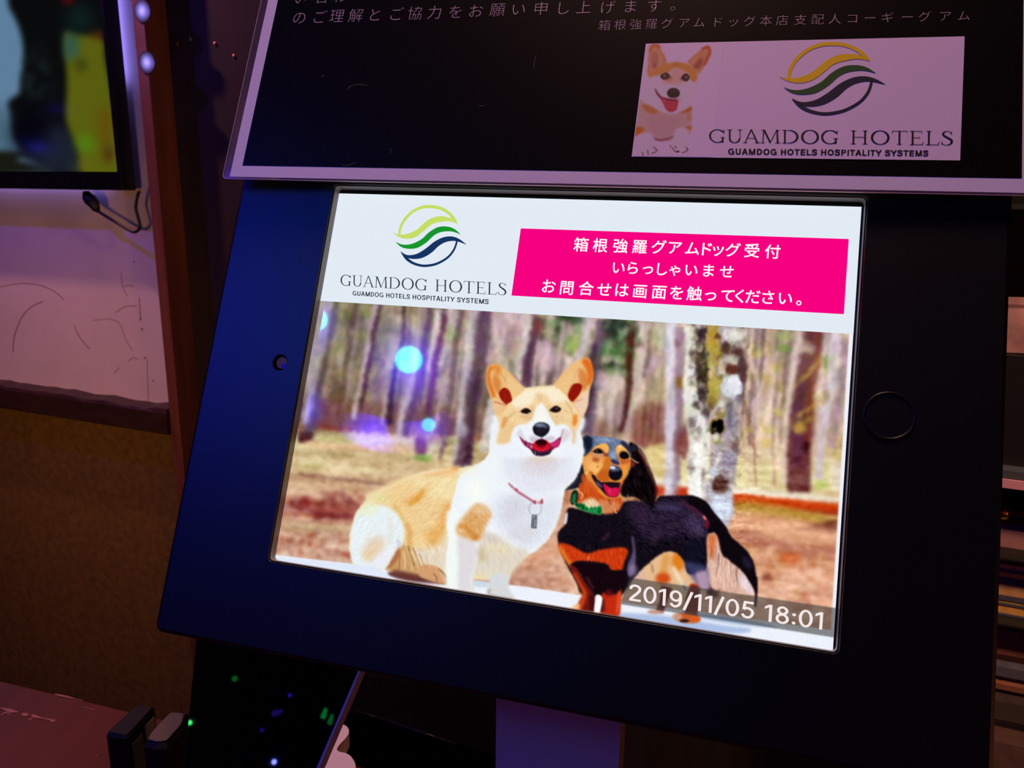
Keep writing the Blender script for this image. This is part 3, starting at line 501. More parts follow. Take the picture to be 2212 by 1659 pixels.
    p.fur([(480, 100), (1000, 160), (1000, 300), (860, 520), (760, 260), (520, 280)], .5, 46, 12, 10, 2)
    p.poly([(480, 370), (540, 300), (640, 250), (730, 232), (782, 290), (780, 360), (735, 410), (680, 345), (600, 322), (520, 350)], (242, 176, 88), 8); p.poly([(920, 320), (985, 260), (1050, 292), (1120, 360), (1160, 450), (1100, 395), (1030, 372), (975, 430), (945, 400)], (246, 180, 92), 8); p.spot(990, 290, 34, 22, (255, 222, 170), 9, .8)
    p.poly([(470, 400), (600, 420), (720, 420), (700, 470), (600, 480), (520, 470)], (190, 150, 130), 14, True, .6); p.poly([(500, 480), (620, 500), (600, 560), (520, 570)], (170, 70, 30), 18, True, .8)
    p.poly([(700, 400), (780, 420), (760, 470), (700, 450)], (120, 50, 50), 10, True, .8)
    p.poly([(505, 385), (560, 335), (620, 325), (680, 370), (690, 405), (600, 412)], (14, 8, 18), 5); p.line([(500, 392, 9), (560, 418, 9), (690, 420, 7)], 0, (150, 160, 180), 3, .75); p.line([(470, 380, 10), (520, 345, 12), (600, 318, 12), (680, 345, 12), (720, 400, 10)], 0, (96, 50, 40), 6, .6); p.line([(960, 420, 12), (1000, 375, 12), (1070, 362, 12), (1140, 400, 12)], 0, (90, 44, 30), 7, .6); p.spot(575, 372, 10, 8, (150, 160, 185), 3, .8); p.spot(1060, 430, 9, 8, (120, 130, 160), 3, .7)
    p.poly([(980, 430), (1010, 385), (1070, 375), (1130, 410), (1155, 470), (1110, 510), (1040, 515), (990, 480)], (10, 8, 14), 7); p.poly([(960, 520), (1060, 530), (1150, 520), (1170, 560), (1060, 600), (990, 600)], (190, 84, 36), 18, True, .9); p.line([(975, 540, 26), (1000, 620, 24)], 0, (250, 188, 110), 8, .8); p.spot(1080, 720, 50, 110, (238, 156, 62), 26, .8)
    p.poly([(720, 520), (790, 470), (850, 560), (820, 640), (780, 760), (810, 900), (700, 915), (600, 880), (560, 800), (640, 700), (680, 600)], (206, 112, 34), 20, True, .95); p.poly([(620, 740), (770, 700), (790, 880), (700, 910), (590, 870)], (196, 92, 26), 20, True, .9)
    p.poly([(520, 560), (600, 620), (700, 590), (640, 680), (560, 780), (470, 700), (420, 650)], (250, 190, 108), 16, True, .8); p.spot(470, 760, 34, 24, (190, 90, 30), 10, .8); p.spot(590, 650, 24, 14, (180, 100, 40), 7, .8); p.spot(390, 760, 36, 30, (252, 190, 100), 10, .8)
    p.poly([(825, 530), (880, 520), (975, 570), (975, 612), (880, 600)], (50, 42, 84), 8); p.spot(900, 625, 80, 26, (150, 110, 120), 12, .8)
    p.poly([(480, 785), (540, 810), (600, 890), (700, 925), (820, 920), (940, 930), (1000, 940), (985, 1020), (985, 1090), (940, 1180), (830, 1195), (740, 1155), (650, 1060), (560, 960), (500, 860)], (30, 12, 22), 6)
    p.poly([(540, 900), (640, 960), (680, 1020), (600, 1000)], (96, 84, 120), 12, True, .8); p.line([(990, 930, 30), (1005, 1020, 30), (980, 1120, 20)], 0, (190, 40, 50), 12, .8)
    p.poly([(690, 955), (760, 990), (840, 1030), (920, 1020), (975, 1045), (975, 1110), (930, 1175), (840, 1192), (765, 1155), (715, 1060)], (216, 16, 76), 6); p.line([(800, 1050, 20), (815, 1150, 14)], 0, (240, 90, 140), 8, .8); p.spot(660, 915, 8, 8, (255, 240, 235), 3, 1)
    p.spot(910, 772, 124, 128, (12, 10, 20), 6); p.spot(880, 690, 84, 46, (92, 98, 130), 14, .9, .1); p.spot(862, 668, 50, 24, (238, 240, 250), 8, .95, .1); p.spot(960, 690, 40, 34, (90, 100, 134), 10, .7, .5)
    p.poly([(1150, 240), (1220, 225), (1330, 310), (1420, 430), (1490, 600), (1570, 790), (1625, 960), (1650, 1110), (1620, 1260), (1560, 1420), (1500, 1330), (1400, 1280), (1230, 1190), (1060, 1190), (1000, 1100), (1040, 940), (1120, 800), (1180, 640), (1180, 420)], (12, 6, 10), 8, True, 1, 12, 1.2)
    p.line([(1300, 330, 40), (1400, 470, 60), (1490, 660, 60), (1570, 850, 40), (1620, 1000, 30)], 0, (112, 50, 44), 18, .75); p.line([(1320, 330, 14), (1420, 470, 20), (1500, 640, 18)], 0, (214, 160, 140), 8, .6); p.spot(1230, 320, 70, 60, (34, 34, 54), 18, .9); p.line([(1190, 500, 16), (1270, 560, 26), (1330, 580, 16)], 0, (230, 180, 160), 7, .85); p.spot(1220, 600, 40, 60, (150, 40, 30), 16, .8)
    p.line([(1630, 990, 50), (1650, 1100, 60), (1620, 1180, 40)], 0, (120, 22, 26), 14, .7); p.line([(1120, 1150, 12), (1150, 1200, 12)], 0, (225, 190, 170), 5, .8); p.line([(1230, 1220, 26), (1330, 1270, 26)], 0, (130, 60, 54), 14, .8)
    p.fur([(1180, 260), (1400, 420), (1620, 960), (1500, 1300), (1100, 1150)], 1.15, 26, 14, 14, 9)
    # ================================================= corgi
    p.use(740, 760, 2.9625)
    sil = [(985, 430), (1000, 330), (1100, 240), (1160, 235), (1250, 224), (1345, 220), (1420, 215), (1520, 330), (1510, 440), (1522, 560), (1538, 640), (1525, 730), (1480, 820), (1425, 880), (1405, 960), (1385, 1050), (1345, 1150), (1285, 1230), (1210, 1290), (1130, 1350), (1085, 1400), (1063, 1470), (1062, 1530), (1100, 1578), (1010, 1575), (930, 1560), (940, 1500), (955, 1460), (850, 1455), (830, 1465), (828, 1545), (690, 1515), (670, 1495), (600, 1482), (500, 1462), (420, 1415), (255, 1390), (190, 1400), (80, 1370), (62, 1320), (45, 1240), (52, 1150), (85, 1040), (130, 970), (205, 905), (300, 858), (420, 800), (560, 762), (680, 745), (760, 742), (875, 712), (935, 655), (945, 600), (955, 520), (965, 460)]
    p.poly(sil, (240, 222, 176), 2.2, True, 1, 6, .7)
    p.use(740, 980, 5.925)
    p.line([(300, 560, 60), (600, 420, 90), (900, 300, 70), (1300, 215, 50)], 0, (246, 232, 196), 24, .6)
    p.poly([(650, 1500), (1000, 1560), (1340, 1660), (900, 1640), (600, 1560)], (88, 40, 40), 16, True, .95)
    p.poly([(560, 1460), (700, 1180), (800, 1150), (900, 1300), (1000, 1480), (1060, 1560), (800, 1520), (640, 1500)], (206, 158, 104), 24)
    p.poly([(600, 400), (900, 300), (1300, 230), (1450, 250), (1430, 640), (1350, 800), (1250, 1000), (1280, 1250), (1150, 1400), (1000, 1380), (850, 1180), (780, 900), (620, 700), (420, 620)], (240, 206, 148), 50, True, .95)
    p.poly([(1020, 280), (1250, 220), (1420, 180), (1500, 190), (1400, 260), (1200, 300)], (242, 190, 130), 20, True, .8); p.spot(1440, 190, 50, 14, (235, 130, 60), 9, .7)
    p.poly([(900, 360), (1250, 300), (1420, 330), (1410, 560), (1250, 560), (1080, 520), (960, 440)], (242, 224, 172), 36, True, .9)
    p.line([(760, 640, 60), (860, 600, 110), (960, 560, 100), (1040, 470, 60), (1150, 390, 30)], 0, (236, 184, 116), 30, .9); p.line([(850, 650, 30), (920, 600, 70), (990, 540, 60), (1050, 460, 20)], 0, (226, 158, 62), 18, .95)
    p.line([(1370, 640, 90), (1330, 760, 130), (1290, 900, 130), (1220, 1020, 150), (1090, 1110, 220)], 0, (230, 172, 94), 40, .95); p.line([(1350, 680, 50), (1310, 860, 70)], 0, (224, 154, 74), 24, .8)
    p.line([(820, 880, 50), (860, 1000, 60), (850, 1100, 60), (900, 1240, 50)], 0, (214, 160, 82), 24, .85); p.line([(640, 640, 40), (740, 760, 50), (800, 880, 40)], 0, (226, 190, 110), 18, .85); p.spot(470, 580, 150, 50, (230, 222, 160), 36, .9, .3)
    p.line([(1180, 740, 24), (1140, 800, 26)], 0, (205, 170, 120), 12, .7)
    p.poly([(900, 1220), (1200, 1200), (1330, 1100), (1350, 1400), (1300, 1500), (1150, 1480), (1000, 1380)], (228, 214, 194), 34, True, .9)
    for (a, b, c, w, col) in (((840, 1180), (880, 1320), (920, 1440), 22, (140, 96, 52)), ((900, 1200), (950, 1330), (1000, 1460), 18, (160, 116, 72)), ((780, 1240), (800, 1380), (800, 1480), 20, (236, 206, 160)), ((860, 1250), (880, 1400), (900, 1500), 16, (232, 200, 150)), ((980, 1280), (1030, 1400), (1060, 1480), 14, (170, 140, 104)), ((730, 1250), (730, 1400), (720, 1500), 18, (168, 110, 62)), ((1060, 1300), (1090, 1400), (1110, 1450), 12, (196, 176, 150))): p.line([a, b, c], w, col, 8, .75)
    p.poly([(700, 1200), (740, 1240), (720, 1330), (640, 1440), (560, 1470), (600, 1380), (640, 1280)], (172, 104, 58), 16, True, .9); p.poly([(640, 1480), (900, 1530), (1000, 1560), (900, 1600), (700, 1560)], (110, 56, 46), 18, True, .8)
    p.poly([(980, 1440), (1100, 1420), (1230, 1460), (1330, 1560), (1350, 1655), (1230, 1655), (1100, 1620), (990, 1560)], (212, 158, 112), 14); p.line([(1160, 1530, 8), (1200, 1580, 10), (1215, 1650, 8)], 0, (110, 60, 40), 4, .9); p.line([(1230, 1470, 10), (1320, 1560, 12), (1350, 1650, 10)], 0, (90, 60, 60), 6, .8); p.line([(1250, 1520, 20), (1300, 1620, 20)], 0, (232, 190, 150), 8, .7)
    p.poly([(185, 760), (300, 690), (420, 668), (560, 680), (690, 770), (760, 880), (785, 1000), (775, 1130), (740, 1200), (700, 1210), (620, 1350), (540, 1480), (400, 1450), (260, 1450), (130, 1400), (98, 1200), (105, 1020), (150, 860)], (232, 241, 244), 9, True, 1, 14, .9)
    p.poly([(280, 640), (470, 660), (420, 760), (200, 800)], (234, 238, 206), 24, True, .8); p.spot(400, 1210, 110, 180, (232, 202, 168), 46, .85, .75); p.spot(320, 1310, 60, 60, (232, 214, 160), 26, .7); p.poly([(560, 760), (650, 900), (640, 1100), (560, 1150), (600, 950)], (222, 218, 206), 24, True, .5); p.poly([(480, 1280), (620, 1200), (700, 1120), (690, 1220), (600, 1370), (500, 1440), (420, 1400)], (238, 236, 246), 20, True, .9)
    for i in range(7): p.line([(690 + i * 10, 1080 + i * 8, 6), (700 + i * 9, 1150, 6), (700 + i * 7, 1230 - i * 5, 4)], 0, (120, 110, 116) if i % 2 else (250, 246, 250), 3, .6)
    p.fur([(200, 640), (1400, 240), (1340, 1100), (1000, 1300), (800, 1000), (600, 700)], -.75, 22, 30, 10, 11, 1.2); p.fur([(820, 1150), (1300, 1150), (1200, 1450), (700, 1480)], 1.2, 26, 20, 12, 12, 1.2); p.fur([(200, 760), (700, 780), (700, 1200), (200, 1400)], -.9, 14, 20, 12, 13)
    p.poly([(-100, 1400), (150, 1425), (380, 1435), (500, 1500), (600, 1570), (680, 1615), (400, 1620), (-100, 1540)], (224, 234, 250), 5); 
    # chest and front legs
    p.use(740, 760, 2.9625)
    p.poly([(950, 560), (935, 655), (880, 712), (800, 760), (745, 800), (722, 880), (700, 960), (685, 1040), (668, 1110), (682, 1200), (665, 1300), (668, 1400), (680, 1500), (760, 1530), (828, 1545), (832, 1450), (870, 1350), (900, 1250), (1060, 1290), (1200, 1290), (1285, 1228), (1345, 1150), (1390, 1040), (1425, 880), (1480, 820), (1525, 730), (1540, 640), (1515, 520), (1400, 600), (1200, 640), (1000, 590)], (240, 245, 250), 4, True, 1, 6, .8)
    p.poly([(1050, 640), (1250, 690), (1450, 640), (1480, 800), (1380, 870), (1230, 920), (1100, 860), (1030, 760)], (226, 228, 240), 26, True, .85); p.poly([(1160, 660), (1380, 660), (1360, 760), (1250, 790), (1150, 750)], (218, 208, 214), 26, True, .7)
    p.poly([(960, 980), (1100, 900), (1250, 960), (1390, 920), (1370, 1080), (1280, 1220), (1150, 1250), (1000, 1120)], (222, 226, 238), 30, True, .9); p.spot(1100, 1010, 70, 90, (208, 206, 216), 30, .6, .5); p.spot(1150, 1160, 90, 50, (214, 210, 216), 26, .6)
    p.spot(820, 760, 60, 30, (244, 246, 222), 18, .6); p.spot(850, 900, 70, 90, (250, 253, 246), 30, .8)
    p.use(960, 960, 4.739)
    p.poly([(400, 900), (560, 940), (700, 1040), (860, 1100), (720, 1280), (660, 1330), (480, 1330), (330, 1330), (330, 1150), (360, 1000)], (224, 214, 198), 26, True, .97); p.spot(560, 1070, 130, 60, (234, 220, 188), 30, .85, .2); p.spot(385, 1130, 40, 80, (208, 188, 142), 22, .85); p.spot(480, 960, 90, 40, (216, 204, 198), 22, .8, .4)
    p.poly([(130, 960), (300, 990), (340, 1100), (300, 1300), (278, 1400), (278, 1510), (120, 1500), (140, 1200)], (222, 216, 220), 26, True, .9); p.poly([(20, 700), (130, 700), (120, 1000), (130, 1500), (40, 1470), (10, 1300), (40, 1000)], (244, 250, 246), 18, True, .9, 9, .3)
    p.poly([(125, 850), (180, 760), (240, 690), (320, 610), (420, 630), (480, 720), (440, 800), (400, 900), (360, 985), (260, 975), (140, 925)], (222, 166, 98), 18, True, .95, 8, .9); p.spot(370, 680, 70, 50, (236, 200, 160), 24, .8); p.line([(150, 840, 30), (240, 860, 50), (300, 950, 40)], 0, (212, 140, 66), 14, .9); p.spot(170, 880, 30, 26, (236, 196, 140), 10, .8); p.spot(320, 950, 40, 26, (206, 128, 42), 12, .9); p.line([(190, 830, 16), (280, 780, 20), (340, 720, 16)], 0, (196, 138, 70), 12, .7)
    p.fur([(125, 850), (320, 610), (480, 720), (360, 985)], .9, 26, 12, 8, 14, 1.1); p.fur([(500, 540), (900, 600), (1100, 760), (1000, 1050), (500, 950)], .95, 13, 30, 9, 15, 1.2); p.fur([(600, 100), (1300, 100), (1200, 500), (900, 540), (650, 400)], 1.5, 10, 30, 9, 16, 1.1); p.fur([(350, 950), (850, 1080), (700, 1330), (330, 1330)], 1.2, 14, 20, 16, 17, 2)
    p.poly([(470, 1330), (660, 1330), (655, 1440), (690, 1530), (720, 1575), (560, 1560), (440, 1520), (460, 1440)], (216, 218, 222), 12); p.line([(440, 1520, 10), (520, 1545, 14), (700, 1575, 12)], 0, (176, 190, 196), 6, .8); p.spot(460, 1500, 20, 26, (170, 160, 150), 8, .7)
    # collar, ring and tag
    p.line([(655, 395, 16), (700, 440, 26), (760, 490, 30), (840, 540, 24), (920, 588, 24), (1010, 590, 20)], 0, (200, 130, 150), 7, .85); p.spot(738, 465, 22, 12, (186, 66, 112), 5, .95, .7); p.line([(760, 490, 10), (860, 552, 10), (920, 590, 14)], 0, (160, 60, 84), 4, .8); p.line([(920, 575, 22), (930, 610, 26)], 0, (150, 60, 70), 5, .9); p.line([(1000, 560, 22), (995, 610, 30)], 0, (170, 70, 70), 5, .9); p.line([(955, 560, 10), (950, 610, 10)], 0, (250, 210, 200), 3, .9); p.line([(660, 400, 6), (700, 440, 8)], 0, (110, 80, 96), 3, .8)
    for k in range(20):
        if k in (15, 16, 14): continue
        a0 = k / 20 * 2 * math.pi; a1 = a0 + .2
        p.line([(930 + 64 * math.cos(a0), 660 + 70 * math.sin(a0), 8), (930 + 64 * math.cos(a1), 660 + 70 * math.sin(a1), 8)], 0, (120, 120, 134), 2, .9)
    p.poly([(903, 725), (945, 722), (942, 855), (893, 855)], (150, 150, 164), 3, False); p.line([(903, 725), (893, 855)], 10, (56, 58, 72), 2.5); p.line([(945, 722), (938, 855)], 9, (66, 68, 84), 2.5); p.line([(898, 852), (940, 852)], 10, (66, 68, 84), 2.5); p.line([(905, 728), (943, 724)], 8, (90, 90, 104), 2.5); p.line([(935, 740, 8), (925, 770, 8)], 0, (46, 48, 62), 2); p.line([(915, 760), (908, 840)], 8, (56, 56, 70), 2)
    # head
    p.use(1040, 760, 6.635)
    p.poly([(150, 1000), (260, 900), (1400, 900), (1420, 1200), (1450, 1330), (1380, 1500), (300, 1500), (120, 1300)], (238, 243, 250), 20, True, 1, 12, .1)
    p.poly([(560, 520), (620, 535), (750, 515), (900, 508), (1040, 488), (1180, 560), (1330, 680), (1500, 760), (1460, 920), (1400, 1080), (1350, 1180), (1330, 1320), (1290, 1260), (1240, 1080), (1150, 1040), (1060, 1060), (960, 900), (900, 780), (850, 740), (800, 800), (740, 960), (640, 1030), (540, 1050), (470, 1110), (430, 1200), (400, 1290), (240, 1325), (220, 1250), (255, 1080), (230, 960), (160, 770), (300, 680), (430, 600)], (242, 210, 158), 10, True, 1, 8, .8)
    p.poly([(600, 545), (900, 512), (1060, 500), (1200, 580), (1260, 700), (1100, 720), (1000, 740), (950, 640), (850, 600), (760, 660), (700, 760), (560, 800), (460, 780), (430, 700), (520, 600)], (250, 238, 210), 26, True, .95); p.line([(800, 590, 70), (830, 650, 70), (850, 700, 40)], 0, (232, 200, 158), 22, .85); p.line([(840, 640, 20), (845, 700, 16)], 0, (214, 170, 128), 10, .7)
    p.line([(700, 790, 60), (760, 850, 60), (720, 930, 60), (640, 960, 70)], 0, (228, 190, 138), 22, .85); p.spot(620, 930, 80, 34, (224, 184, 132), 20, .85); p.line([(980, 760, 50), (960, 840, 40), (1010, 950, 60), (1100, 1010, 60)], 0, (228, 192, 140), 22, .85); p.spot(1110, 950, 90, 40, (232, 198, 152), 20, .8)
    p.line([(480, 860, 18), (380, 960, 22), (340, 1080, 20)], 0, (206, 160, 104), 12, .8); p.line([(350, 930, 40), (325, 1010, 60), (300, 1100, 30)], 0, (226, 150, 74), 16, .9); p.poly([(320, 1080), (440, 1000), (480, 1060), (420, 1180), (400, 1280), (250, 1310), (260, 1200)], (236, 196, 142), 26, True, .8)
    p.line([(1200, 700, 16), (1260, 780, 18), (1310, 900, 16)], 0, (200, 170, 134), 9, .8); p.line([(1345, 900, 60), (1340, 1000, 70), (1320, 1060, 40)], 0, (230, 132, 48), 16, .92); p.line([(1310, 1100, 60), (1320, 1200, 70), (1320, 1310, 50)], 0, (232, 200, 168), 18, .9); p.line([(1180, 830, 10), (1260, 870, 10)], 0, (190, 150, 110), 5, .6)
    # muzzle
    p.poly([(850, 740), (900, 780), (960, 880), (1030, 1010), (1075, 1080), (1150, 1045), (1215, 1060), (1290, 1140), (1290, 1260), (1200, 1400), (1100, 1480), (900, 1530), (700, 1480), (560, 1380), (440, 1260), (470, 1110), (540, 1060), (640, 1055), (720, 1000), (760, 880), (800, 790)], (240, 245, 252), 12, True, .98)
    p.poly([(830, 760), (900, 800), (960, 920), (900, 1000), (790, 1010), (770, 900)], (252, 246, 236), 20, True, .8); p.poly([(500, 1180), (560, 1100), (600, 1180), (640, 1260), (560, 1240)], (214, 208, 216), 16, True, .7); p.poly([(1150, 1120), (1280, 1140), (1250, 1250), (1150, 1300)], (222, 206, 214), 22, True, .8)
    p.poly([(720, 1200), (860, 1240), (1000, 1210), (1060, 1260), (860, 1300), (700, 1290)], (190, 176, 196), 20, True, .7); p.spot(860, 1540, 200, 50, (226, 206, 190), 30, .8)
    p.line([(1175, 1110, 8), (1165, 1160, 8), (1140, 1220, 10), (1120, 1270, 10)], 0, (150, 110, 130), 6, .7); 
    for k in range(5): p.spot(1172 - k * 10, 1120 + k * 32, 9, 4, (90, 60, 80), 3, .9, .3)
    p.poly([(548, 1212), (600, 1262), (660, 1298), (760, 1322), (860, 1296), (970, 1312), (1050, 1280), (1120, 1225), (1142, 1250), (1110, 1350), (1040, 1390), (960, 1465), (860, 1490), (770, 1478), (700, 1400), (620, 1340), (570, 1270)], (140, 20, 66), 6)
    p.poly([(990, 1310), (1060, 1290), (1120, 1245), (1105, 1340), (1060, 1365), (1000, 1350)], (206, 50, 120), 8, True, .9); p.poly([(600, 1280), (680, 1310), (740, 1330), (720, 1390), (640, 1340)], (170, 40, 90), 8, True, .9); p.speck([(580, 1260), (720, 1320), (720, 1400), (640, 1350)], [(240, 190, 215), (60, 10, 40), (200, 80, 130)], 1.2, 50, .4, .8, 21); p.spot(715, 1360, 12, 14, (250, 215, 230), 4, .9)
    p.spot(862, 1340, 122, 84, (206, 14, 36), 8); p.spot(858, 1305, 80, 50, (30, 4, 10), 9); p.spot(862, 1350, 60, 30, (120, 6, 20), 12, .7); p.line([(760, 1370, 12), (860, 1408, 12), (965, 1365, 12)], 0, (236, 40, 70), 5, .9)
    p.poly([(720, 1400), (780, 1425), (870, 1440), (960, 1420), (1000, 1395), (980, 1460), (880, 1492), (780, 1482), (740, 1450)], (34, 22, 44), 6); p.speck([(740, 1430), (960, 1430), (960, 1480), (770, 1480)], [(200, 200, 220), (90, 80, 110)], .8, 24, .3, .8, 22)
    p.poly([(735, 1105), (750, 1060), (800, 1020), (860, 1010), (930, 1025), (975, 1065), (975, 1125), (940, 1180), (880, 1220), (820, 1212), (760, 1175)], (22, 18, 28), 5); p.spot(840, 1050, 76, 30, (128, 140, 166), 12, .9); p.spot(910, 1065, 50, 26, (92, 100, 132), 10, .8, .4); p.spot(840, 1130, 60, 26, (36, 34, 50), 12, .7); p.line([(865, 1215, 12), (862, 1262, 30)], 0, (60, 40, 60), 8, .7)
    # eyes
    p.poly([(560, 856), (600, 820), (650, 808), (700, 835), (712, 862), (670, 888), (600, 882)], (30, 12, 16), 5); p.line([(555, 858, 6), (520, 872, 5)], 0, (130, 90, 70), 4, .6); p.line([(590, 885, 7), (640, 900, 7), (690, 880, 7)], 0, (205, 175, 165), 4, .8); p.spot(686, 876, 6, 8, (255, 250, 245), 2.5, 1)
    p.poly([(975, 838), (1020, 795), (1070, 772), (1120, 795), (1145, 825), (1110, 862), (1060, 872), (1010, 862)], (30, 12, 16), 5); p.spot(1080, 812, 22, 12, (110, 96, 104), 6, .8); p.line([(980, 850, 8), (1060, 880, 8)], 0, (205, 170, 140), 5, .7); p.spot(1080, 925, 6, 6, (110, 80, 70), 3, .8)
    # ears
    p.poly([(74, 400), (82, 280), (105, 205), (160, 175), (230, 185), (300, 215), (400, 295), (480, 380), (560, 460), (615, 540), (520, 620), (440, 690), (380, 770), (300, 870), (250, 920), (200, 850), (170, 740), (120, 620), (85, 500)], (238, 188, 122), 5, True, 1, 3, .7)
    p.line([(150, 210, 60), (105, 300, 50), (110, 430, 60), (150, 560, 60), (190, 660, 50)], 0, (220, 116, 36), 16, .95); p.line([(130, 230, 50), (240, 230, 80), (220, 330, 80)], 0, (226, 132, 52), 20, .85); p.poly([(180, 330), (260, 380), (280, 500), (260, 600), (200, 560), (160, 440)], (216, 130, 62), 18, True, .9)
    p.poly([(285, 540), (330, 515), (390, 545), (425, 610), (438, 700), (380, 740), (350, 760), (290, 700), (250, 600)], (150, 22, 10), 7); p.poly([(170, 660), (260, 690), (340, 760), (280, 860), (230, 880), (180, 780)], (236, 196, 148), 16, True, .9); p.line([(180, 715, 12), (250, 735, 16), (340, 770, 12)], 0, (190, 60, 40), 7, .7)
    for i in range(12): p.line([(220 + i * 12, 270 + i * 10, 5), (300 + i * 10, 340 + i * 14, 6), (330 + i * 12, 420 + i * 18, 4)], 0, (246, 218, 176) if i % 2 else (176, 116, 66), 3, .6)
    p.poly([(400, 360), (500, 440), (600, 530), (520, 620), (450, 660), (420, 560), (360, 460)], (240, 200, 140), 16, True, .9, 6, .8)
    p.poly([(1040, 482), (1100, 390), (1180, 290), (1270, 200), (1370, 125), (1450, 92), (1510, 90), (1555, 120), (1580, 200), (1600, 300), (1595, 400), (1560, 520), (1535, 640), (1525, 760), (1480, 860), (1430, 950), (1360, 800), (1290, 730), (1200, 620), (1130, 540)], (238, 190, 128), 5, True, 1, 3, 2.3)
    p.line([(1440, 130, 50), (1500, 150, 110), (1550, 240, 100), (1560, 360, 90), (1520, 470, 80)], 0, (222, 104, 26), 18, .96); p.poly([(1400, 240), (1500, 300), (1530, 440), (1480, 560), (1420, 520), (1400, 400)], (216, 128, 60), 20, True, .9)
    p.poly([(1285, 490), (1370, 450), (1440, 480), (1430, 560), (1380, 640), (1300, 715), (1240, 625)], (146, 20, 8), 7); p.poly([(1440, 600), (1530, 560), (1520, 760), (1470, 870), (1430, 940), (1380, 830), (1330, 740), (1400, 680)], (240, 206, 180), 16, True, .95); p.line([(1300, 725, 14), (1400, 700, 14), (1460, 670, 10)], 0, (196, 110, 96), 8, .6)
    for i in range(12): p.line([(1400 - i * 8, 230 + i * 22, 5), (1350 - i * 8, 300 + i * 20, 6), (1310 - i * 4, 350 + i * 18, 4)], 0, (248, 220, 184) if i % 2 else (168, 106, 60), 3, .6)
    p.poly([(1180, 420), (1300, 300), (1340, 330), (1280, 480), (1220, 600), (1150, 540), (1080, 490)], (240, 196, 136), 18, True, .85, 6, 2.3)
    p.fur([(300, 620), (600, 530), (1050, 500), (1300, 700), (1400, 950), (1050, 1050), (700, 900), (300, 1200)], 1.9, 11, 16, 6, 18, 1.1)
    # ---- white margin at the right, then the date strip
    p.use(); p.poly([(1836, 690), (1880, 690), (1850, 1313), (1840, 1440), (1790.5, 1440), (1797.5, 1313), (1811.5, 1092)], (238, 240, 250), .7, False)
    P = p.tp([(1359.5, 1247.5), (1806, 1313.5), (1802, 1377), (1340.5, 1305)])
    m, ax, ay, bx, by = p.mask(P, .5); a = p.a[ay:by, ax:bx]; m = m[..., None]
    p.a[ay:by, ax:bx] = a * (1 - m) + (a * .42 + 32) * m
    # picture grain
    p.a += (p.noise(X, Y, 2.2, 2.2, .3, 31)[..., None] - .5) * 7
    np.clip(p.a, 0, 255, out=p.a)
    return p

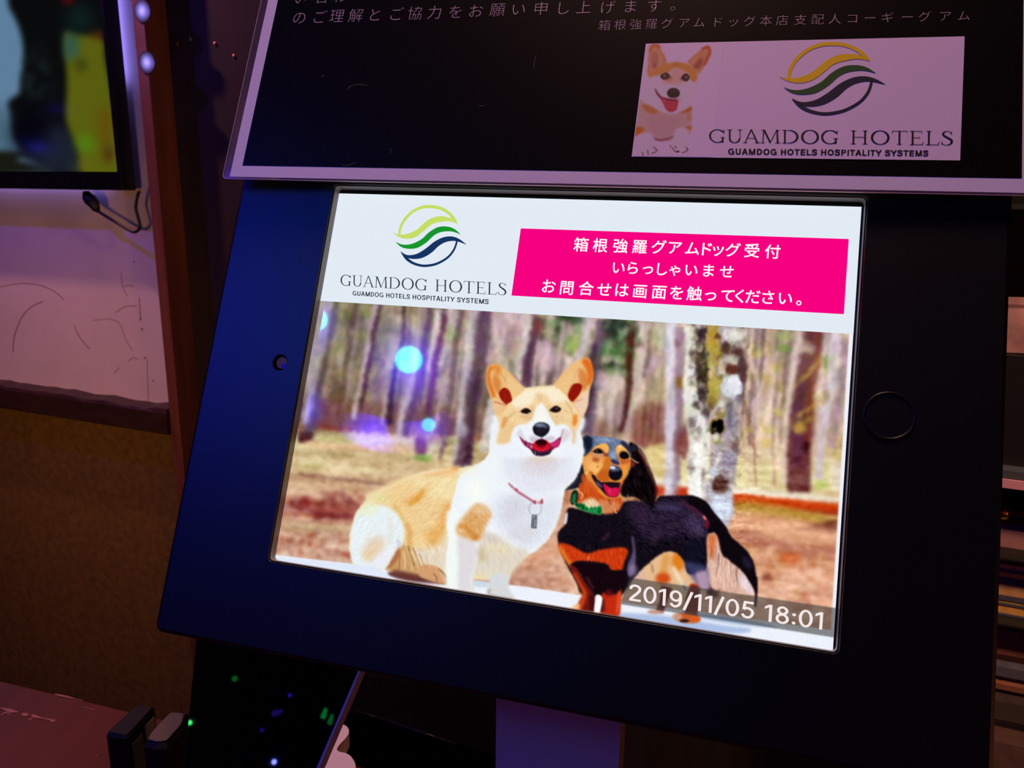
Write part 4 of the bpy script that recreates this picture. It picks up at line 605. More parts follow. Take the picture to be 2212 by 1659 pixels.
def paint_card_corgi():
    """the small printed corgi on the white card of the notice, in crop coordinates of the card"""
    p = Painter(1355, 85, 1560, 350, 2, 2.0); p.a[:] = (240, 222, 232)
    p.use(1340, 70, 5.927); W = (236, 226, 222); O = (226, 150, 50)
    p.poly([(300, 880), (420, 960), (600, 1000), (800, 1000), (905, 950), (905, 1250), (880, 1320), (760, 1340), (680, 1390), (450, 1395), (330, 1340), (200, 1400), (160, 1400), (175, 1250), (210, 1000), (240, 880)], (226, 196, 172), 10)
    p.poly([(380, 1060), (620, 1040), (800, 1080), (760, 1220), (600, 1340), (440, 1330), (330, 1200)], (216, 178, 160), 40, True, .7)
    p.poly([(280, 920), (430, 970), (490, 1030), (400, 1050), (310, 1000)], (222, 140, 60), 14, True, .9); p.poly([(760, 1010), (900, 950), (905, 1020), (780, 1040)], (214, 130, 50), 12, True, .9); p.poly([(175, 1250), (240, 1215), (310, 1250), (230, 1330), (170, 1350)], (228, 130, 20), 16, True, .95); p.poly([(820, 1220), (910, 1205), (910, 1250), (840, 1240)], (220, 140, 50), 8, True, .9); p.poly([(850, 1060), (905, 1050), (905, 1130), (860, 1130)], (222, 160, 90), 12, True, .7)
    p.line([(430, 1360, 20), (500, 1385, 26), (600, 1370, 26), (680, 1340, 16)], 0, (150, 80, 90), 10, .8)
    p.poly([(370, 1290), (430, 1370), (480, 1480), (475, 1530), (400, 1580), (300, 1590), (270, 1560), (240, 1480), (180, 1420), (200, 1330)], W, 12); p.poly([(680, 1350), (720, 1240), (850, 1240), (890, 1400), (880, 1500), (820, 1550), (720, 1545), (650, 1480), (645, 1440)], W, 12)
    for q in ([(285, 1540), (290, 1585)], [(350, 1510), (360, 1575)], [(420, 1470), (470, 1520), (400, 1560)], [(660, 1480), (710, 1535), (760, 1530)], [(790, 1550), (840, 1530), (870, 1500)], [(640, 1450), (645, 1480)], [(700, 1460), (715, 1490)], [(845, 1470), (860, 1520)]): p.line(q, 12, (120, 60, 60), 4, .85)
    p.spot(735, 1530, 16, 10, (60, 20, 30), 4, .9)
    p.poly([(360, 560), (355, 480), (500, 420), (620, 400), (780, 395), (900, 420), (1000, 480), (990, 600), (960, 700), (930, 880), (880, 960), (760, 1030), (640, 1050), (500, 1010), (380, 930), (290, 900), (330, 760), (350, 640)], W, 12)
    p.poly([(360, 570), (355, 460), (480, 400), (600, 400), (740, 395), (860, 410), (960, 470), (990, 560), (960, 640), (880, 600), (860, 530), (700, 470), (620, 520), (540, 540), (420, 570)], (232, 168, 66), 12, True, .97); p.spot(720, 415, 50, 24, (226, 140, 50), 14, .8); p.poly([(620, 540), (680, 470), (760, 470), (860, 560), (780, 620), (760, 680), (620, 660), (560, 620)], (236, 196, 160), 22, True, .9); p.spot(610, 610, 60, 34, (232, 160, 90), 22, .8); p.spot(800, 610, 40, 30, (232, 160, 90), 16, .7)
    p.poly([(358, 520), (356, 340), (375, 240), (410, 175), (455, 158), (500, 190), (540, 260), (570, 330), (590, 400), (520, 440), (440, 500)], (228, 170, 110), 5); p.line([(375, 260, 30), (400, 190, 40), (460, 165, 40), (510, 210, 40)], 0, (222, 120, 50), 12, .9); p.line([(540, 280, 30), (580, 380, 30)], 0, (226, 150, 70), 12, .8); p.poly([(400, 300), (450, 260), (490, 330), (480, 420), (430, 470), (400, 400)], (206, 130, 100), 18, True, .7); p.spot(440, 430, 24, 30, (170, 90, 80), 12, .7); p.line([(520, 300, 30), (500, 440, 40)], 0, (238, 200, 170), 14, .6)
    p.poly([(860, 390), (900, 340), (980, 270), (1050, 215), (1110, 185), (1145, 190), (1152, 250), (1130, 320), (1090, 400), (1060, 470), (1000, 540), (980, 500), (920, 440)], (230, 166, 104), 5); p.line([(1040, 225, 30), (1120, 195, 40), (1145, 260, 40), (1110, 350, 40), (1070, 430, 34)], 0, (214, 100, 40), 10, .9); p.poly([(960, 400), (1040, 330), (1050, 400), (1000, 470), (940, 460)], (176, 90, 70), 16, True, .85); p.poly([(900, 350), (980, 300), (960, 400), (900, 410)], (232, 170, 110), 14, True, .8)
    p.poly([(512, 570), (545, 535), (600, 525), (635, 570), (600, 605), (545, 608)], (54, 26, 26), 7); p.spot(570, 565, 24, 24, (120, 80, 70), 6, .9); p.spot(565, 560, 8, 8, (220, 200, 200), 3, .9); p.line([(610, 560, 20), (650, 595, 20)], 0, (130, 60, 40), 8, .8)
    p.poly([(785, 600), (800, 555), (840, 535), (880, 560), (880, 605), (840, 635)], (46, 22, 26), 7); p.spot(840, 585, 24, 26, (110, 76, 70), 6, .9); p.spot(848, 578, 8, 8, (230, 215, 215), 3, .9); p.line([(770, 590, 16), (800, 620, 16)], 0, (130, 60, 40), 8, .8)
    p.spot(680, 785, 82, 66, (38, 22, 26), 7); p.spot(690, 750, 40, 14, (96, 70, 76), 8, .7); p.spot(690, 870, 90, 30, (200, 170, 170), 16, .6)
    p.line([(445, 722, 10), (475, 790, 24), (530, 850, 30), (560, 880, 20)], 0, (120, 46, 50), 5, .95); p.poly([(520, 840), (640, 860), (735, 875), (735, 940), (715, 1000), (650, 1028), (590, 1000), (555, 930)], (216, 66, 84), 7); p.line([(545, 850, 12), (640, 872, 14), (730, 876, 10)], 0, (70, 20, 30), 5, .9); p.line([(565, 860, 6), (560, 900, 6)], 0, (250, 180, 180), 3, .9); p.line([(640, 880, 8), (645, 1000, 8)], 0, (190, 44, 64), 6, .7)
    np.clip(p.a, 0, 255, out=p.a)
    return p

def paint_television():
    p = Painter(-900, -420, 270, 390, 3, .5); Y, X = np.mgrid[0:p.h, 0:p.w].astype(np.float32) * 2; X += p.x0; Y += p.y0
    p.a[:] = (7, 9, 10); p.use(0, 0, 4)
    p.poly([(-3600, -1200), (-900, -1500), (60, -400), (60, 0), (120, 150), (165, 260), (195, 420), (190, 560), (170, 700), (160, 800), (60, 880), (70, 1000), (100, 1180), (200, 1330), (330, 1420), (430, 1500), (0, 1500), (-3600, 1500)], (92, 126, 156), 26)
    p.poly([(-3600, 1000), (-400, 900), (40, 940), (90, 1200), (200, 1330), (100, 1400), (0, 1300), (-3600, 1300)], (70, 100, 118), 50, True, .9); p.poly([(-3600, 1320), (0, 1300), (130, 1380), (230, 1500), (-3600, 1600)], (22, 24, 14), 26)
    p.poly([(200, 1340), (400, 1100), (560, 1100), (640, 1200), (740, 1500), (420, 1500), (300, 1420)], (30, 36, 52), 46, True, .8)
    p.poly([(550, 300), (640, 290), (870, 330), (900, 500), (960, 800), (1060, 1500), (730, 1500), (660, 1280), (600, 1140), (560, 1000), (570, 700)], (88, 92, 14), 26); p.poly([(560, 300), (640, 300), (670, 440), (640, 500), (560, 500)], (40, 84, 84), 40, True, .9); p.spot(740, 1240, 90, 70, (76, 128, 14), 44, .9); p.spot(690, 560, 60, 60, (52, 54, 10), 34, .7); p.spot(910, 1100, 60, 200, (96, 66, 6), 54, .8); p.spot(930, 1330, 50, 80, (74, 46, 6), 34, .8); p.spot(740, 1450, 100, 60, (98, 98, 16), 44, .7); p.spot(830, 300, 60, 40, (96, 44, 10), 34, .8)
    p.spot(680, 160, 120, 130, (12, 34, 30), 60, .9); p.spot(580, 0, 60, 34, (84, 10, 8), 26, .9); p.speck([(200, 400), (480, 400), (480, 800), (200, 800)], [(22, 34, 34), (8, 12, 14), (30, 40, 40)], 7, 70, 6, .6, 5); p.spot(250, 1150, 170, 200, (3, 3, 12), 60, .8)
    for k, (x, y, c) in enumerate(((-1500, 200, (120, 150, 170)), (-2600, 700, (40, 70, 50)), (-800, 900, (110, 140, 160)), (-1900, -600, (60, 90, 120)))): p.spot(x, y, 500, 300, c, 260, .7)
    np.clip(p.a, 0, 255, out=p.a)
    return p
# ---------------------------------------------------------------- lettering
_fc = {}
def glyphs(text, font=None, offset=0., spacing=1.):
    key = (text, bool(font), offset, spacing)
    if key in _fc: return _fc[key]
    c = bpy.data.curves.new('lettering', 'FONT'); c.body = text; c.offset = offset; c.space_character = spacing; c.resolution_u = 3
    if font: c.font = font
    o = bpy.data.objects.new('lettering', c); COL.objects.link(o); bpy.context.view_layer.update()
    me = bpy.data.meshes.new_from_object(o.evaluated_get(bpy.context.evaluated_depsgraph_get()))
    v = np.array([x.co[:2] for x in me.vertices]); f = [tuple(p.vertices) for p in me.polygons]
    bpy.data.objects.remove(o); bpy.data.curves.remove(c); bpy.data.meshes.remove(me); _fc[key] = (v, f); return v, f
def text_quad(mb, text, quad, pl, off, font=None, offset=0., spacing=1.):
    """lettering stretched to the quad (top left, top right, bottom right, bottom left) on the plane"""
    v, f = glyphs(text, font, offset, spacing) if isinstance(text, str) else text
    lo, hi = v.min(0), v.max(0); n = (v - lo) / (hi - lo); n[:, 1] = 1 - n[:, 1]
    mb.add([pl.P(x, y, off) for x, y in hmap(homog(UNIT, quad), n)], f)
def text_row(mb, chars, xs, ys, em, pl, off, offset=0., k=1.0, ox=0, oy=0):
    """one glyph at a time, centred at the measured places"""
    for ch, x, y in zip(chars, xs, ys):
        v, f = glyphs(ch, None, offset); x = ox + x / k; y = oy + y / k; c = pl.c(x, y); s = em * c[2] / F; u0, v0 = pl.uv(x, y)
        mb.add([pl.at(u0 + (a - .5) * s, v0 - (b - .38) * s, off) for a, b in v], f)
def strip(a, b, n=24, closed=False): # quad strip between two splined edges
    A = Painter.spline(np.array(a, float), False, 8); B = Painter.spline(np.array(b, float), False, 8)
    def rs(P): d = np.r_[0, np.cumsum(np.linalg.norm(np.diff(P, axis=0), axis=1))]; t = np.linspace(0, d[-1], n * 2); return np.c_[np.interp(t, d, P[:, 0]), np.interp(t, d, P[:, 1])]
    A, B = rs(A), rs(B); m = len(A); return np.r_[A, B], [(i, i + 1, m + i + 1, m + i) for i in range(m - 1)]
def band(pts, spl=True): # centreline with widths -> quad strip
    P = np.array(pts, float)
    if spl and len(P) > 2: P = Painter.spline(P, False, 8)
    t = np.gradient(P[:, :2], axis=0); t /= np.linalg.norm(t, axis=1, keepdims=True) + 1e-9; n = np.c_[-t[:, 1], t[:, 0]] * P[:, 2:3] / 2
    m = len(P); return np.r_[P[:, :2] + n, P[:, :2] - n], [(i, i + 1, m + i + 1, m + i) for i in range(m - 1)]
def arc(cx, cy, rx, ry, tx, ty, a0, a1, n=40, tilt=0.): # contrast ring of a serif letter
    t = np.radians(np.linspace(a0, a1, n)); o = np.c_[cx + rx * np.cos(t), cy + ry * np.sin(t)]; i = np.c_[cx + (rx - tx) * np.cos(t + tilt), cy + (ry - ty) * np.sin(t + tilt)]
    return np.r_[o, i], [(k, k + 1, n + k + 1, n + k) for k in range(n - 1)]
def serif_text(s):
    q = lambda *p: (np.array(p, float), [tuple(range(len(p)))])
    R_ = lambda a, b, c, d: q((a, b), (c, b), (c, d), (a, d))
    def sf(x, y, w=.13, up=1): return q((x - w, y), (x + w, y), (x + w, y + .022 * up), (x + .045, y + .05 * up), (x - .045, y + .05 * up), (x - w, y + .022 * up))
    G = {
     'G': (.86, [arc(.44, .5, .42, .515, .10, .05, 38, 318)] + [R_(.66, .02, .745, .40), sf(.70, .42, .12, -1), q((.76, .70), (.785, .70), (.785, .98), (.755, .98), (.73, .86)), q((.66, .02), (.745, .08), (.745, .14), (.66, .2))]),
     'U': (.80, [R_(.12, .30, .205, .98), arc(.4025, .32, .2825, .335, .09, .05, 180, 360), R_(.645, .30, .685, .98), sf(.16, 1, .14, -1), sf(.665, 1, .12, -1)]),
     'A': (.78, [q((.36, 1.02), (.42, 1.02), (.11, .02), (.065, .02)), q((.36, 1.02), (.42, 1.02), (.74, .02), (.645, .02)), R_(.19, .33, .60, .37), sf(.09, 0, .11), sf(.69, 0, .13)]),
     'M': (1.0, [q((.12, 0), (.165, 0), (.22, 1), (.16, 1)), q((.16, 1), (.25, 1), (.53, .10), (.475, 0)), q((.475, 0), (.505, 0), (.83, 1), (.79, 1)), q((.79, 1), (.865, 1), (.91, 0), (.815, 0)), sf(.14, 0, .11), sf(.86, 0, .14), sf(.15, 1, .09, -1), sf(.86, 1, .09, -1)]),
     'D': (.88, [R_(.13, 0, .215, 1), arc(.36, .5, .46, .5, .105, .05, -90, 90), R_(.13, .965, .37, 1), R_(.13, 0, .37, .035), sf(.15, 0, .12), sf(.15, 1, .12, -1)]),
     'O': (.92, [arc(.45, .5, .42, .52, .105, .05, 0, 360, 60)]),
     'H': (.90, [R_(.13, 0, .215, 1), R_(.66, 0, .745, 1), R_(.2, .49, .68, .53), sf(.17, 0), sf(.70, 0), sf(.17, 1, .13, -1), sf(.70, 1, .13, -1)]),
     'T': (.74, [R_(.32, 0, .405, 1), R_(.03, .96, .70, 1), q((.03, .96), (.06, .96), (.045, .80), (.025, .80)), q((.67, .96), (.70, .96), (.705, .80), (.685, .80)), sf(.36, 0)]),
     'E': (.68, [R_(.13, 0, .215, 1), R_(.13, .96, .58, 1), R_(.13, 0, .62, .04), R_(.2, .49, .48, .53), q((.55, .96), (.58, .96), (.59, .81), (.57, .81)), q((.58, .04), (.62, .04), (.655, .22), (.63, .22)), R_(.465, .43, .485, .59), sf(.15, 0, .11), sf(.15, 1, .11, -1)]),
     'L': (.64, [R_(.13, 0, .215, 1), R_(.13, 0, .60, .04), q((.56, .04), (.60, .04), (.635, .24), (.61, .24)), sf(.15, 0, .11), sf(.17, 1, .13, -1)]),
     'S': (.58, [band([(.47, .82, .03), (.40, .95, .035), (.27, .99, .04), (.14, .90, .07), (.12, .75, .09), (.24, .60, .10), (.38, .48, .11), (.49, .33, .10), (.46, .13, .08), (.32, .02, .045), (.17, .03, .035), (.08, .14, .03), (.06, .24, .02)]), q((.475, .74), (.495, .74), (.49, .98), (.465, .98)), q((.05, .02), (.075, .02), (.07, .28), (.045, .28))]),
     ' ': (.42, [])}
    V = np.zeros((0, 2)); Fc = []; x = 0
    for ch in s:
        w, ps = G[ch]
        for v, f in ps: k = len(V); V = np.r_[V, v + [x, 0]]; Fc += [tuple(i + k for i in q_) for q_ in f]
        x += w + .03
    return V, Fc
def sans_text(s, w=.17):
    q = lambda *p: (np.array(p, float), [tuple(range(len(p)))])
    R_ = lambda a, b, c, d: q((a, b), (c, b), (c, d), (a, d))
    B = lambda *p: band([(x, y, w) for x, y in p]); L = lambda *p: band([(x, y, w) for x, y in p], False); h = w / 2
    G = {'G': (.86, [arc(.42, .5, .39, .52, w, w * .9, 40, 325), R_(.44, .40, .79, .40 + w * .85), R_(.79 - w * .8, 0, .79, .45)]), 'U': (.80, [R_(.07, .33, .07 + w, 1), R_(.72 - w, .33, .72, 1), arc(.395, .34, .325, .36, w, w, 180, 360)]),
     'A': (.78, [L((.09, 0), (.385, 1)), L((.68, 0), (.385, 1)), R_(.2, .24, .57, .24 + w * .85)]), 'M': (.96, [R_(.07, 0, .07 + w, 1), R_(.89 - w, 0, .89, 1), L((.07 + h, 1), (.48, 0)), L((.89 - h, 1), (.48, 0))]),
     'D': (.80, [R_(.07, 0, .07 + w, 1), arc(.34, .5, .40, .5, w, w * .9, -90, 90), R_(.07, 1 - w * .9, .36, 1), R_(.07, 0, .36, w * .9)]), 'O': (.88, [arc(.43, .5, .40, .52, w, w * .9, 0, 360, 48)]),
     'H': (.80, [R_(.07, 0, .07 + w, 1), R_(.72 - w, 0, .72, 1), R_(.07, .43, .72, .43 + w * .9)]), 'T': (.68, [R_(.34 - h, 0, .34 + h, 1), R_(.02, 1 - w * .9, .66, 1)]), 'E': (.72, [R_(.07, 0, .07 + w, 1)] + [R_(.07, y, .65, y + w * .9) for y in (0, .43, 1 - w * .9)]),
     'L': (.64, [R_(.07, 0, .07 + w, 1), R_(.07, 0, .60, w * .9)]), 'S': (.74, [B((.62, .70), (.55, .88), (.36, .935), (.17, .87), (.14, .70), (.27, .575), (.48, .49), (.60, .35), (.56, .14), (.36, .065), (.15, .13), (.09, .31))]),
     'P': (.74, [R_(.07, 0, .07 + w, 1), arc(.40, .70, .29, .30, w, w * .8, -90, 90), R_(.07, 1 - w * .8, .42, 1), R_(.07, .40, .42, .40 + w * .8)]), 'I': (.32, [R_(.07, 0, .07 + w, 1)]), 'Y': (.74, [L((.05, 1), (.36, .42)), L((.67, 1), (.36, .42)), R_(.36 - h, 0, .36 + h, .48)]), ' ': (.32, []),
     '0': (.70, [arc(.34, .5, .31, .51, w, w * .92, 0, 360, 48)]), '1': (.46, [R_(.22, 0, .22 + w, 1), q((.23, 1), (.23, 1 - w * 1.15), (.02, .72), (.02, .72 + w * 1.05))]), '2': (.64, [B((.09, .70), (.13, .86), (.31, .94), (.49, .86), (.52, .69), (.40, .48), (.22, .26), (.10, .08)), R_(.05, 0, .60, w)]),
     '5': (.66, [R_(.12, 1 - w, .56, 1), L((.17, .96), (.13, .50)), B((.13, .52), (.22, .59), (.36, .59), (.51, .47), (.53, .31), (.45, .13), (.29, .06), (.14, .12), (.08, .24))]), '8': (.68, [arc(.33, .755, .255, .25, w, w * .9, 0, 360), arc(.33, .285, .30, .295, w, w * .9, 0, 360)]),
     '9': (.68, [arc(.33, .68, .29, .335, w, w * .95, 0, 360), B((.555, .68), (.56, .45), (.50, .20), (.34, .065), (.20, .10), (.11, .22))]), '/': (.42, [L((.02, -.08), (.36, 1.05))]), ':': (.28, [arc(.13, .14, .085, .085, .084, .084, 0, 360, 16), arc(.13, .62, .085, .085, .084, .084, 0, 360, 16)])}
    V = np.zeros((0, 2)); Fc = []; x = 0
    for ch in s:
        wd_, ps = G[ch]
        for v, f in ps: k = len(V); V = np.r_[V, v + [x, 0]]; Fc += [tuple(i + k for i in q_) for q_ in f]
        x += wd_ + .035
    return V, Fc
LOGO = {'lime': [strip([(572, 368), (625, 388), (700, 380), (770, 345), (830, 290), (890, 255), (960, 245), (1030, 262), (1083, 305)], [(572, 368), (620, 405), (680, 422), (750, 410), (820, 360), (880, 310), (950, 290), (1020, 285), (1083, 305)]),
                 band([(628, 390, 18), (636, 335, 20), (672, 268, 22), (735, 207, 23), (810, 174, 25), (880, 170, 26), (950, 183, 25), (1010, 217, 24), (1052, 262, 24), (1080, 303, 8)])],
        'green': [strip([(595, 442), (650, 466), (720, 462), (800, 425), (860, 370), (930, 330), (1000, 325), (1060, 345), (1110, 390)], [(595, 442), (640, 485), (700, 500), (770, 492), (840, 450), (900, 395), (960, 368), (1040, 365), (1110, 390)])],
        'navy': [strip([(636, 520), (690, 548), (760, 540), (830, 500), (900, 445), (970, 410), (1040, 403), (1100, 425), (1157, 470)], [(636, 520), (680, 565), (740, 580), (810, 570), (880, 530), (940, 475), (1000, 445), (1070, 440), (1157, 470)]),
                 band([(640, 524, 6), (680, 572, 22), (722, 605, 21), (775, 626, 20), (830, 633, 20), (900, 623, 19), (960, 598, 18), (1012, 562, 17), (1050, 515, 16), (1070, 470, 15), (1078, 438, 15)])]}
def logo(pl, off, warp, mats, parent):
    for k, ps in LOGO.items():
        mb = MB()
        for v, f in ps: mb.add([pl.P(x, y, off) for x, y in warp(v)], f)
        mb.out('logo_leaf', mats[k], parent)
# ================================================================= materials
m_case = mat('matt black powder coat', (7, 7, 9), .40, spec=.5); m_in = mat('grey inner edge', (128, 122, 122), .5)  # inner edge paler than the case: screen light put into its colour
m_glass = mat('black screen glass', (3, 3, 5), .04)
m_port = mat('grey port ring', (70, 66, 80), .35, .3); m_lens = mat('dark lens', (6, 6, 16), .1)
m_white = mat('white column paint', (190, 190, 194), .4)
def lit(name, c, es=1.): return mat(name, (0, 0, 0), .03, emis=c, es=es, spec=.5)
m_page = lit('lit white page', (226, 235, 244)); m_pink = lit('lit magenta', (246, 0, 128)); m_wh = lit('lit white letters', (255, 244, 252)); m_ink = lit('lit dark letters', (34, 40, 52))
m_lime = lit('lit lime', (198, 222, 100)); m_green = lit('lit green', (22, 150, 44)); m_navy = lit('lit navy', (22, 52, 98)); m_date = lit('lit date digits', (244, 232, 232))
m_pic = mat('lit picture', (0, 0, 0), .03, attr='picture_colour', attr_emit=True, spec=.5)
# ================================================================= room shell
m_wall = mat('white plaster', (226, 214, 210), .7, noise=.12, nscale=9, bump=.1)
m_low = mat('brown wainscot', (132, 100, 42), .85, noise=.55, nscale=60, bump=.3)
m_dark = wood('dark brown boarding', (30, 15, 3), (44, 22, 5), (14, 14, 1.2), .85)
m_post = wood('red brown timber', (100, 50, 38), (120, 66, 48), (14, 14, 1.2), .6)
m_floor = wood('dark floor boards', (40, 26, 18), (60, 40, 28))
def slab(name, pl, quad, thick, m, parent=None, bev=0., off=0.): return MB().prism([pl.P(x, y, off) for x, y in quad], M @ pl.n * thick, bev).out(name, m, parent)
def uvbox(name, pl, u0, v0, u1, v1, thick, m, off=0., parent=None): return MB().prism([pl.at(u0, v0, off), pl.at(u1, v0, off), pl.at(u1, v1, off), pl.at(u0, v1, off)], M @ pl.n * thick).out(name, m, parent)
# heights on the left wall, in metres along its plane
PF0 = Plane(WL.o - WL.n * .03, WL.n, WL.ex); uP0 = PF0.uv(321.5, 405)[0]; uP1, _ = WL.uv(367, 405); _, vL0 = WL.uv(180, 848); _, vL1 = WL.uv(180, 898)
vFloor = (1.5 - WL.at(0, 0)[2]); vFloor = -(0 - WL.at(0, 0)[2]) ; vTop = -(2.75 - WL.at(0, 0)[2])
struct(uvbox('wall_left', WL, uP0 - 1.9, vTop, uP0, vL0, .10, m_wall))
struct(uvbox('wall_left', WL, uP0 - 1.9, vL0, uP0 + .001, vFloor, .10, m_low, -.002))
struct(uvbox('wall_back', WL, uP1 - .001, vTop, uP1 + 2.2, vFloor, .10, m_dark, -.03))
struct(uvbox('trim_1', WL, uP0, vTop, uP1, vFloor, .13, m_post, .03))
# ledge with an uneven paint line along its top
rg = np.random.RandomState(2); n = 60; us = np.linspace(uP0 - 1.9, uP0 - .002, n); jit = rg.rand(n) * .006; top = [WL.at(u, vL0 - .006 - j * .8, .0305) for u, j in zip(us, jit)]
mb = MB(); loops = []
for i, u in enumerate(us): loops.append([WL.at(u, vL0 - jit[i], 0), WL.at(u, vL0 - jit[i] + .004, .034), WL.at(u, vL0 + .008, .038), WL.at(u, vL1 - .004, .038), WL.at(u, vL1, .034), WL.at(u, vL1, 0)])
mb.skin(loops, True, True); struct(mb.out('trim_2', wood('dark ledge timber', (44, 26, 22), (60, 36, 30), (1.2, 14, 14), .5)))
mp = M @ WL.n
# the rest of the room, out of the frame
zf = 0; B = lambda *a: [np.array(p, float) for p in a]
c0 = WL.at(uP0 - 1.9, 0); c1 = WL.at(uP1 + 2.2, 0); rdir = nrm((c1 - c0) * [1, 1, 0]); back = -np.array([mp[0], mp[1], 0]); back = nrm(back) * 3.6
fl = [np.array([*c0[:2], 0]), np.array([*c1[:2], 0]), np.array([*(c1 + back)[:2], 0]), np.array([*(c0 + back)[:2], 0])]
struct(MB().prism(fl, (0, 0, -.08)).out('floor', m_floor)); m_ceil = mat('dark ceiling paint', (40, 32, 30), .8)
struct(MB().prism([p + [0, 0, 2.75] for p in fl], (0, 0, .08)).out('ceiling', m_ceil)); m_dw = mat('dark room paint', (30, 22, 22), .8)
for nm, i, j, o in (('wall_right', 1, 2, rdir * .08), ('wall_front', 2, 3, nrm(back) * .08), ('wall_left', 3, 0, -rdir * .08)):
    struct(MB().prism([fl[i], fl[j], fl[j] + [0, 0, 2.75], fl[i] + [0, 0, 2.75]], o).out(nm, m_dw))
# scuffs and pencil-thin marks on the plaster
m_scuff = mat('grey scuff', (150, 118, 122), .8); wall = bpy.data.objects['wall_left']; mb = MB()
def wl_band(pts, w): v, f = band([(x, y, w) for x, y in pts]); mb.add([WL.P(x, y, .0006) for x, y in v], f)
k = lambda x, y: (x / 2.675, 380 + y / 2.675)
for pts, w in (([k(75, 1020), k(85, 920), k(130, 810), k(190, 750), k(250, 725)], 1.6), ([k(0, 640), k(120, 620), k(230, 630), k(320, 670), k(370, 715)], 1.2), ([k(430, 860), k(460, 930), k(520, 1000)], 1.6), ([k(540, 835), k(620, 825), k(690, 850), k(730, 950), k(770, 1010)], 1.1), ([k(670, 790), k(720, 755), k(790, 750)], 1.3), ([k(700, 560), k(710, 640), k(740, 700)], 1.), ([k(720, 640), k(745, 630), k(775, 640)], 1.2), ([k(805, 700), k(812, 830)], 1.3), ([k(740, 1070), k(770, 1050), k(800, 1058)], 1.2), ([k(850, 1060), k(858, 1300)], .9), ([k(660, 1140), k(690, 1105)], 1.2)): wl_band(pts, w)
for x, y, r in ((812, 826, 2.6), (822, 885, 2.6), (838, 1050, 2.4), (885, 1182, 2.2), (775, 495, 2)): mb.add([WL.P(*(np.array(k(x, y)) + [r * math.cos(t), r * .8 * math.sin(t)]), .0006) for t in np.linspace(0, 6.283, 9)[:-1]], [tuple(range(8))])
mb.out('scuff_marks', m_scuff, wall)
m_brass = mat('brass', (200, 140, 70), .3, .9)
PB = Plane(WL.o + WL.n * .03, WL.n, WL.ex)
for x, y, wch in ((385, 95, 'leftmost'), (413, 84, 'second from the left'), (465, 95, 'third from the left'), (506, 122, 'rightmost')):
    p = PB.P(x, y, .0); d = -mp; nail = MB().tube([p - d * .004, p + d * .0012, p + d * .002, p + d * .0028], [.002, .002, .0038, .0012], 10).out('nail', m_brass)
    tag(nail, wch + ' of four small brass nails in the dark boarding', 'nail', 'nails in the dark boarding')
def glow_mat(col, es, r, base=(.01, .01, .02)):  # emission fading outward, for the added glow discs
    m = bpy.data.materials.new('glow fading outward'); m.use_nodes = True; nt = m.node_tree; I = nt.nodes['Principled BSDF'].inputs; I['Base Color'].default_value = base + (1,); I['Emission Color'].default_value = lin(col) + (1,)
    t = nt.nodes.new('ShaderNodeTexCoord'); mp_ = nt.nodes.new('ShaderNodeMapping'); mp_.inputs['Scale'].default_value = (1 / r,) * 3; g = nt.nodes.new('ShaderNodeTexGradient'); g.gradient_type = 'QUADRATIC_SPHERE'
    x = nt.nodes.new('ShaderNodeMath'); x.operation = 'MULTIPLY'; x.inputs[1].default_value = es
    for a_, b_ in ((t.outputs['Object'], mp_.inputs[0]), (mp_.outputs[0], g.inputs[0]), (g.outputs['Fac'], x.inputs[0]), (x.outputs[0], I['Emission Strength'])): nt.links.new(a_, b_)
    return m
# ================================================================= television on the wall
tvx, tvy = WL.uv(293, 412); TVF = Plane(WL.o - WL.n * .055, WL.n, WL.ex)
tx = Plane(WL.o - WL.n * .02, WL.n, WL.ex).uv(291, 380)[0]; ty = TVF.uv(294, 412)[1]; sx, sy = TVF.uv(253, 371); tw, th = 1.06, .63
tv = thing('television', TVF.at(tx - tw / 2, ty, 0), 'black flat television with a blurred green and blue picture mounted on the white wall', 'television')
m_tv = mat('black television plastic', (8, 8, 11), .3); mb = MB()
R0 = lambda u0, v0, u1, v1, off, r=.004: [TVF.at(u, v, off) for u, v in rrect(u0, v0, u1, v1, r, 3)]
ins = tx - sx; inb = ty - sy
mb.skin([R0(tx - tw + ins, ty - th + ins, sx, sy, -.004, .0015), R0(tx - tw + ins, ty - th + ins, sx, sy, 0, .0015), R0(tx - tw + .002, ty - th + .002, tx - .002, ty - .002, 0), R0(tx - tw, ty - th, tx, ty, -.002), R0(tx - tw, ty - th, tx, ty, -.035)], False, True)
mb.out('bezel', m_tv, tv)
MB().prism([TVF.at(u, v, -.035) for u, v in ((tx - .8, ty - .5), (tx - .2, ty - .5), (tx - .2, ty - .12), (tx - .8, ty - .12))], mp * .0195).out('wall_bracket', m_tv, tv)
q0 = TVF.uv(0, 0)
def tvpx(u, v): p = TVF.o + TVF.ex * u + TVF.ey * v; return (CX + F * p[0] / p[2], CY + F * p[1] / p[2])
tl, tr_, br_, bl_ = (tx - tw + ins, ty - th + ins), (sx, ty - th + ins), (sx, sy), (tx - tw + ins, sy)
m_tvp = mat('television picture', (2, 2, 2), .12, attr='picture_colour', attr_emit=True)
picture('screen', TVF, [tvpx(*q) for q in (tl, tr_, br_, bl_)], -.002, 260, 160, paint_television(), m_tvp, tv)
m_led = mat('violet led tape', (30, 30, 30), .4, emis=(150, 135, 255), es=6.5)
MB().prism([TVF.at(u, v, -.036) for u, v in ((tx - .95, ty - .028), (tx - .09, ty - .028), (tx - .09, ty - .018), (tx - .95, ty - .018))], mp * .002).out('led_tape', m_led, tv)
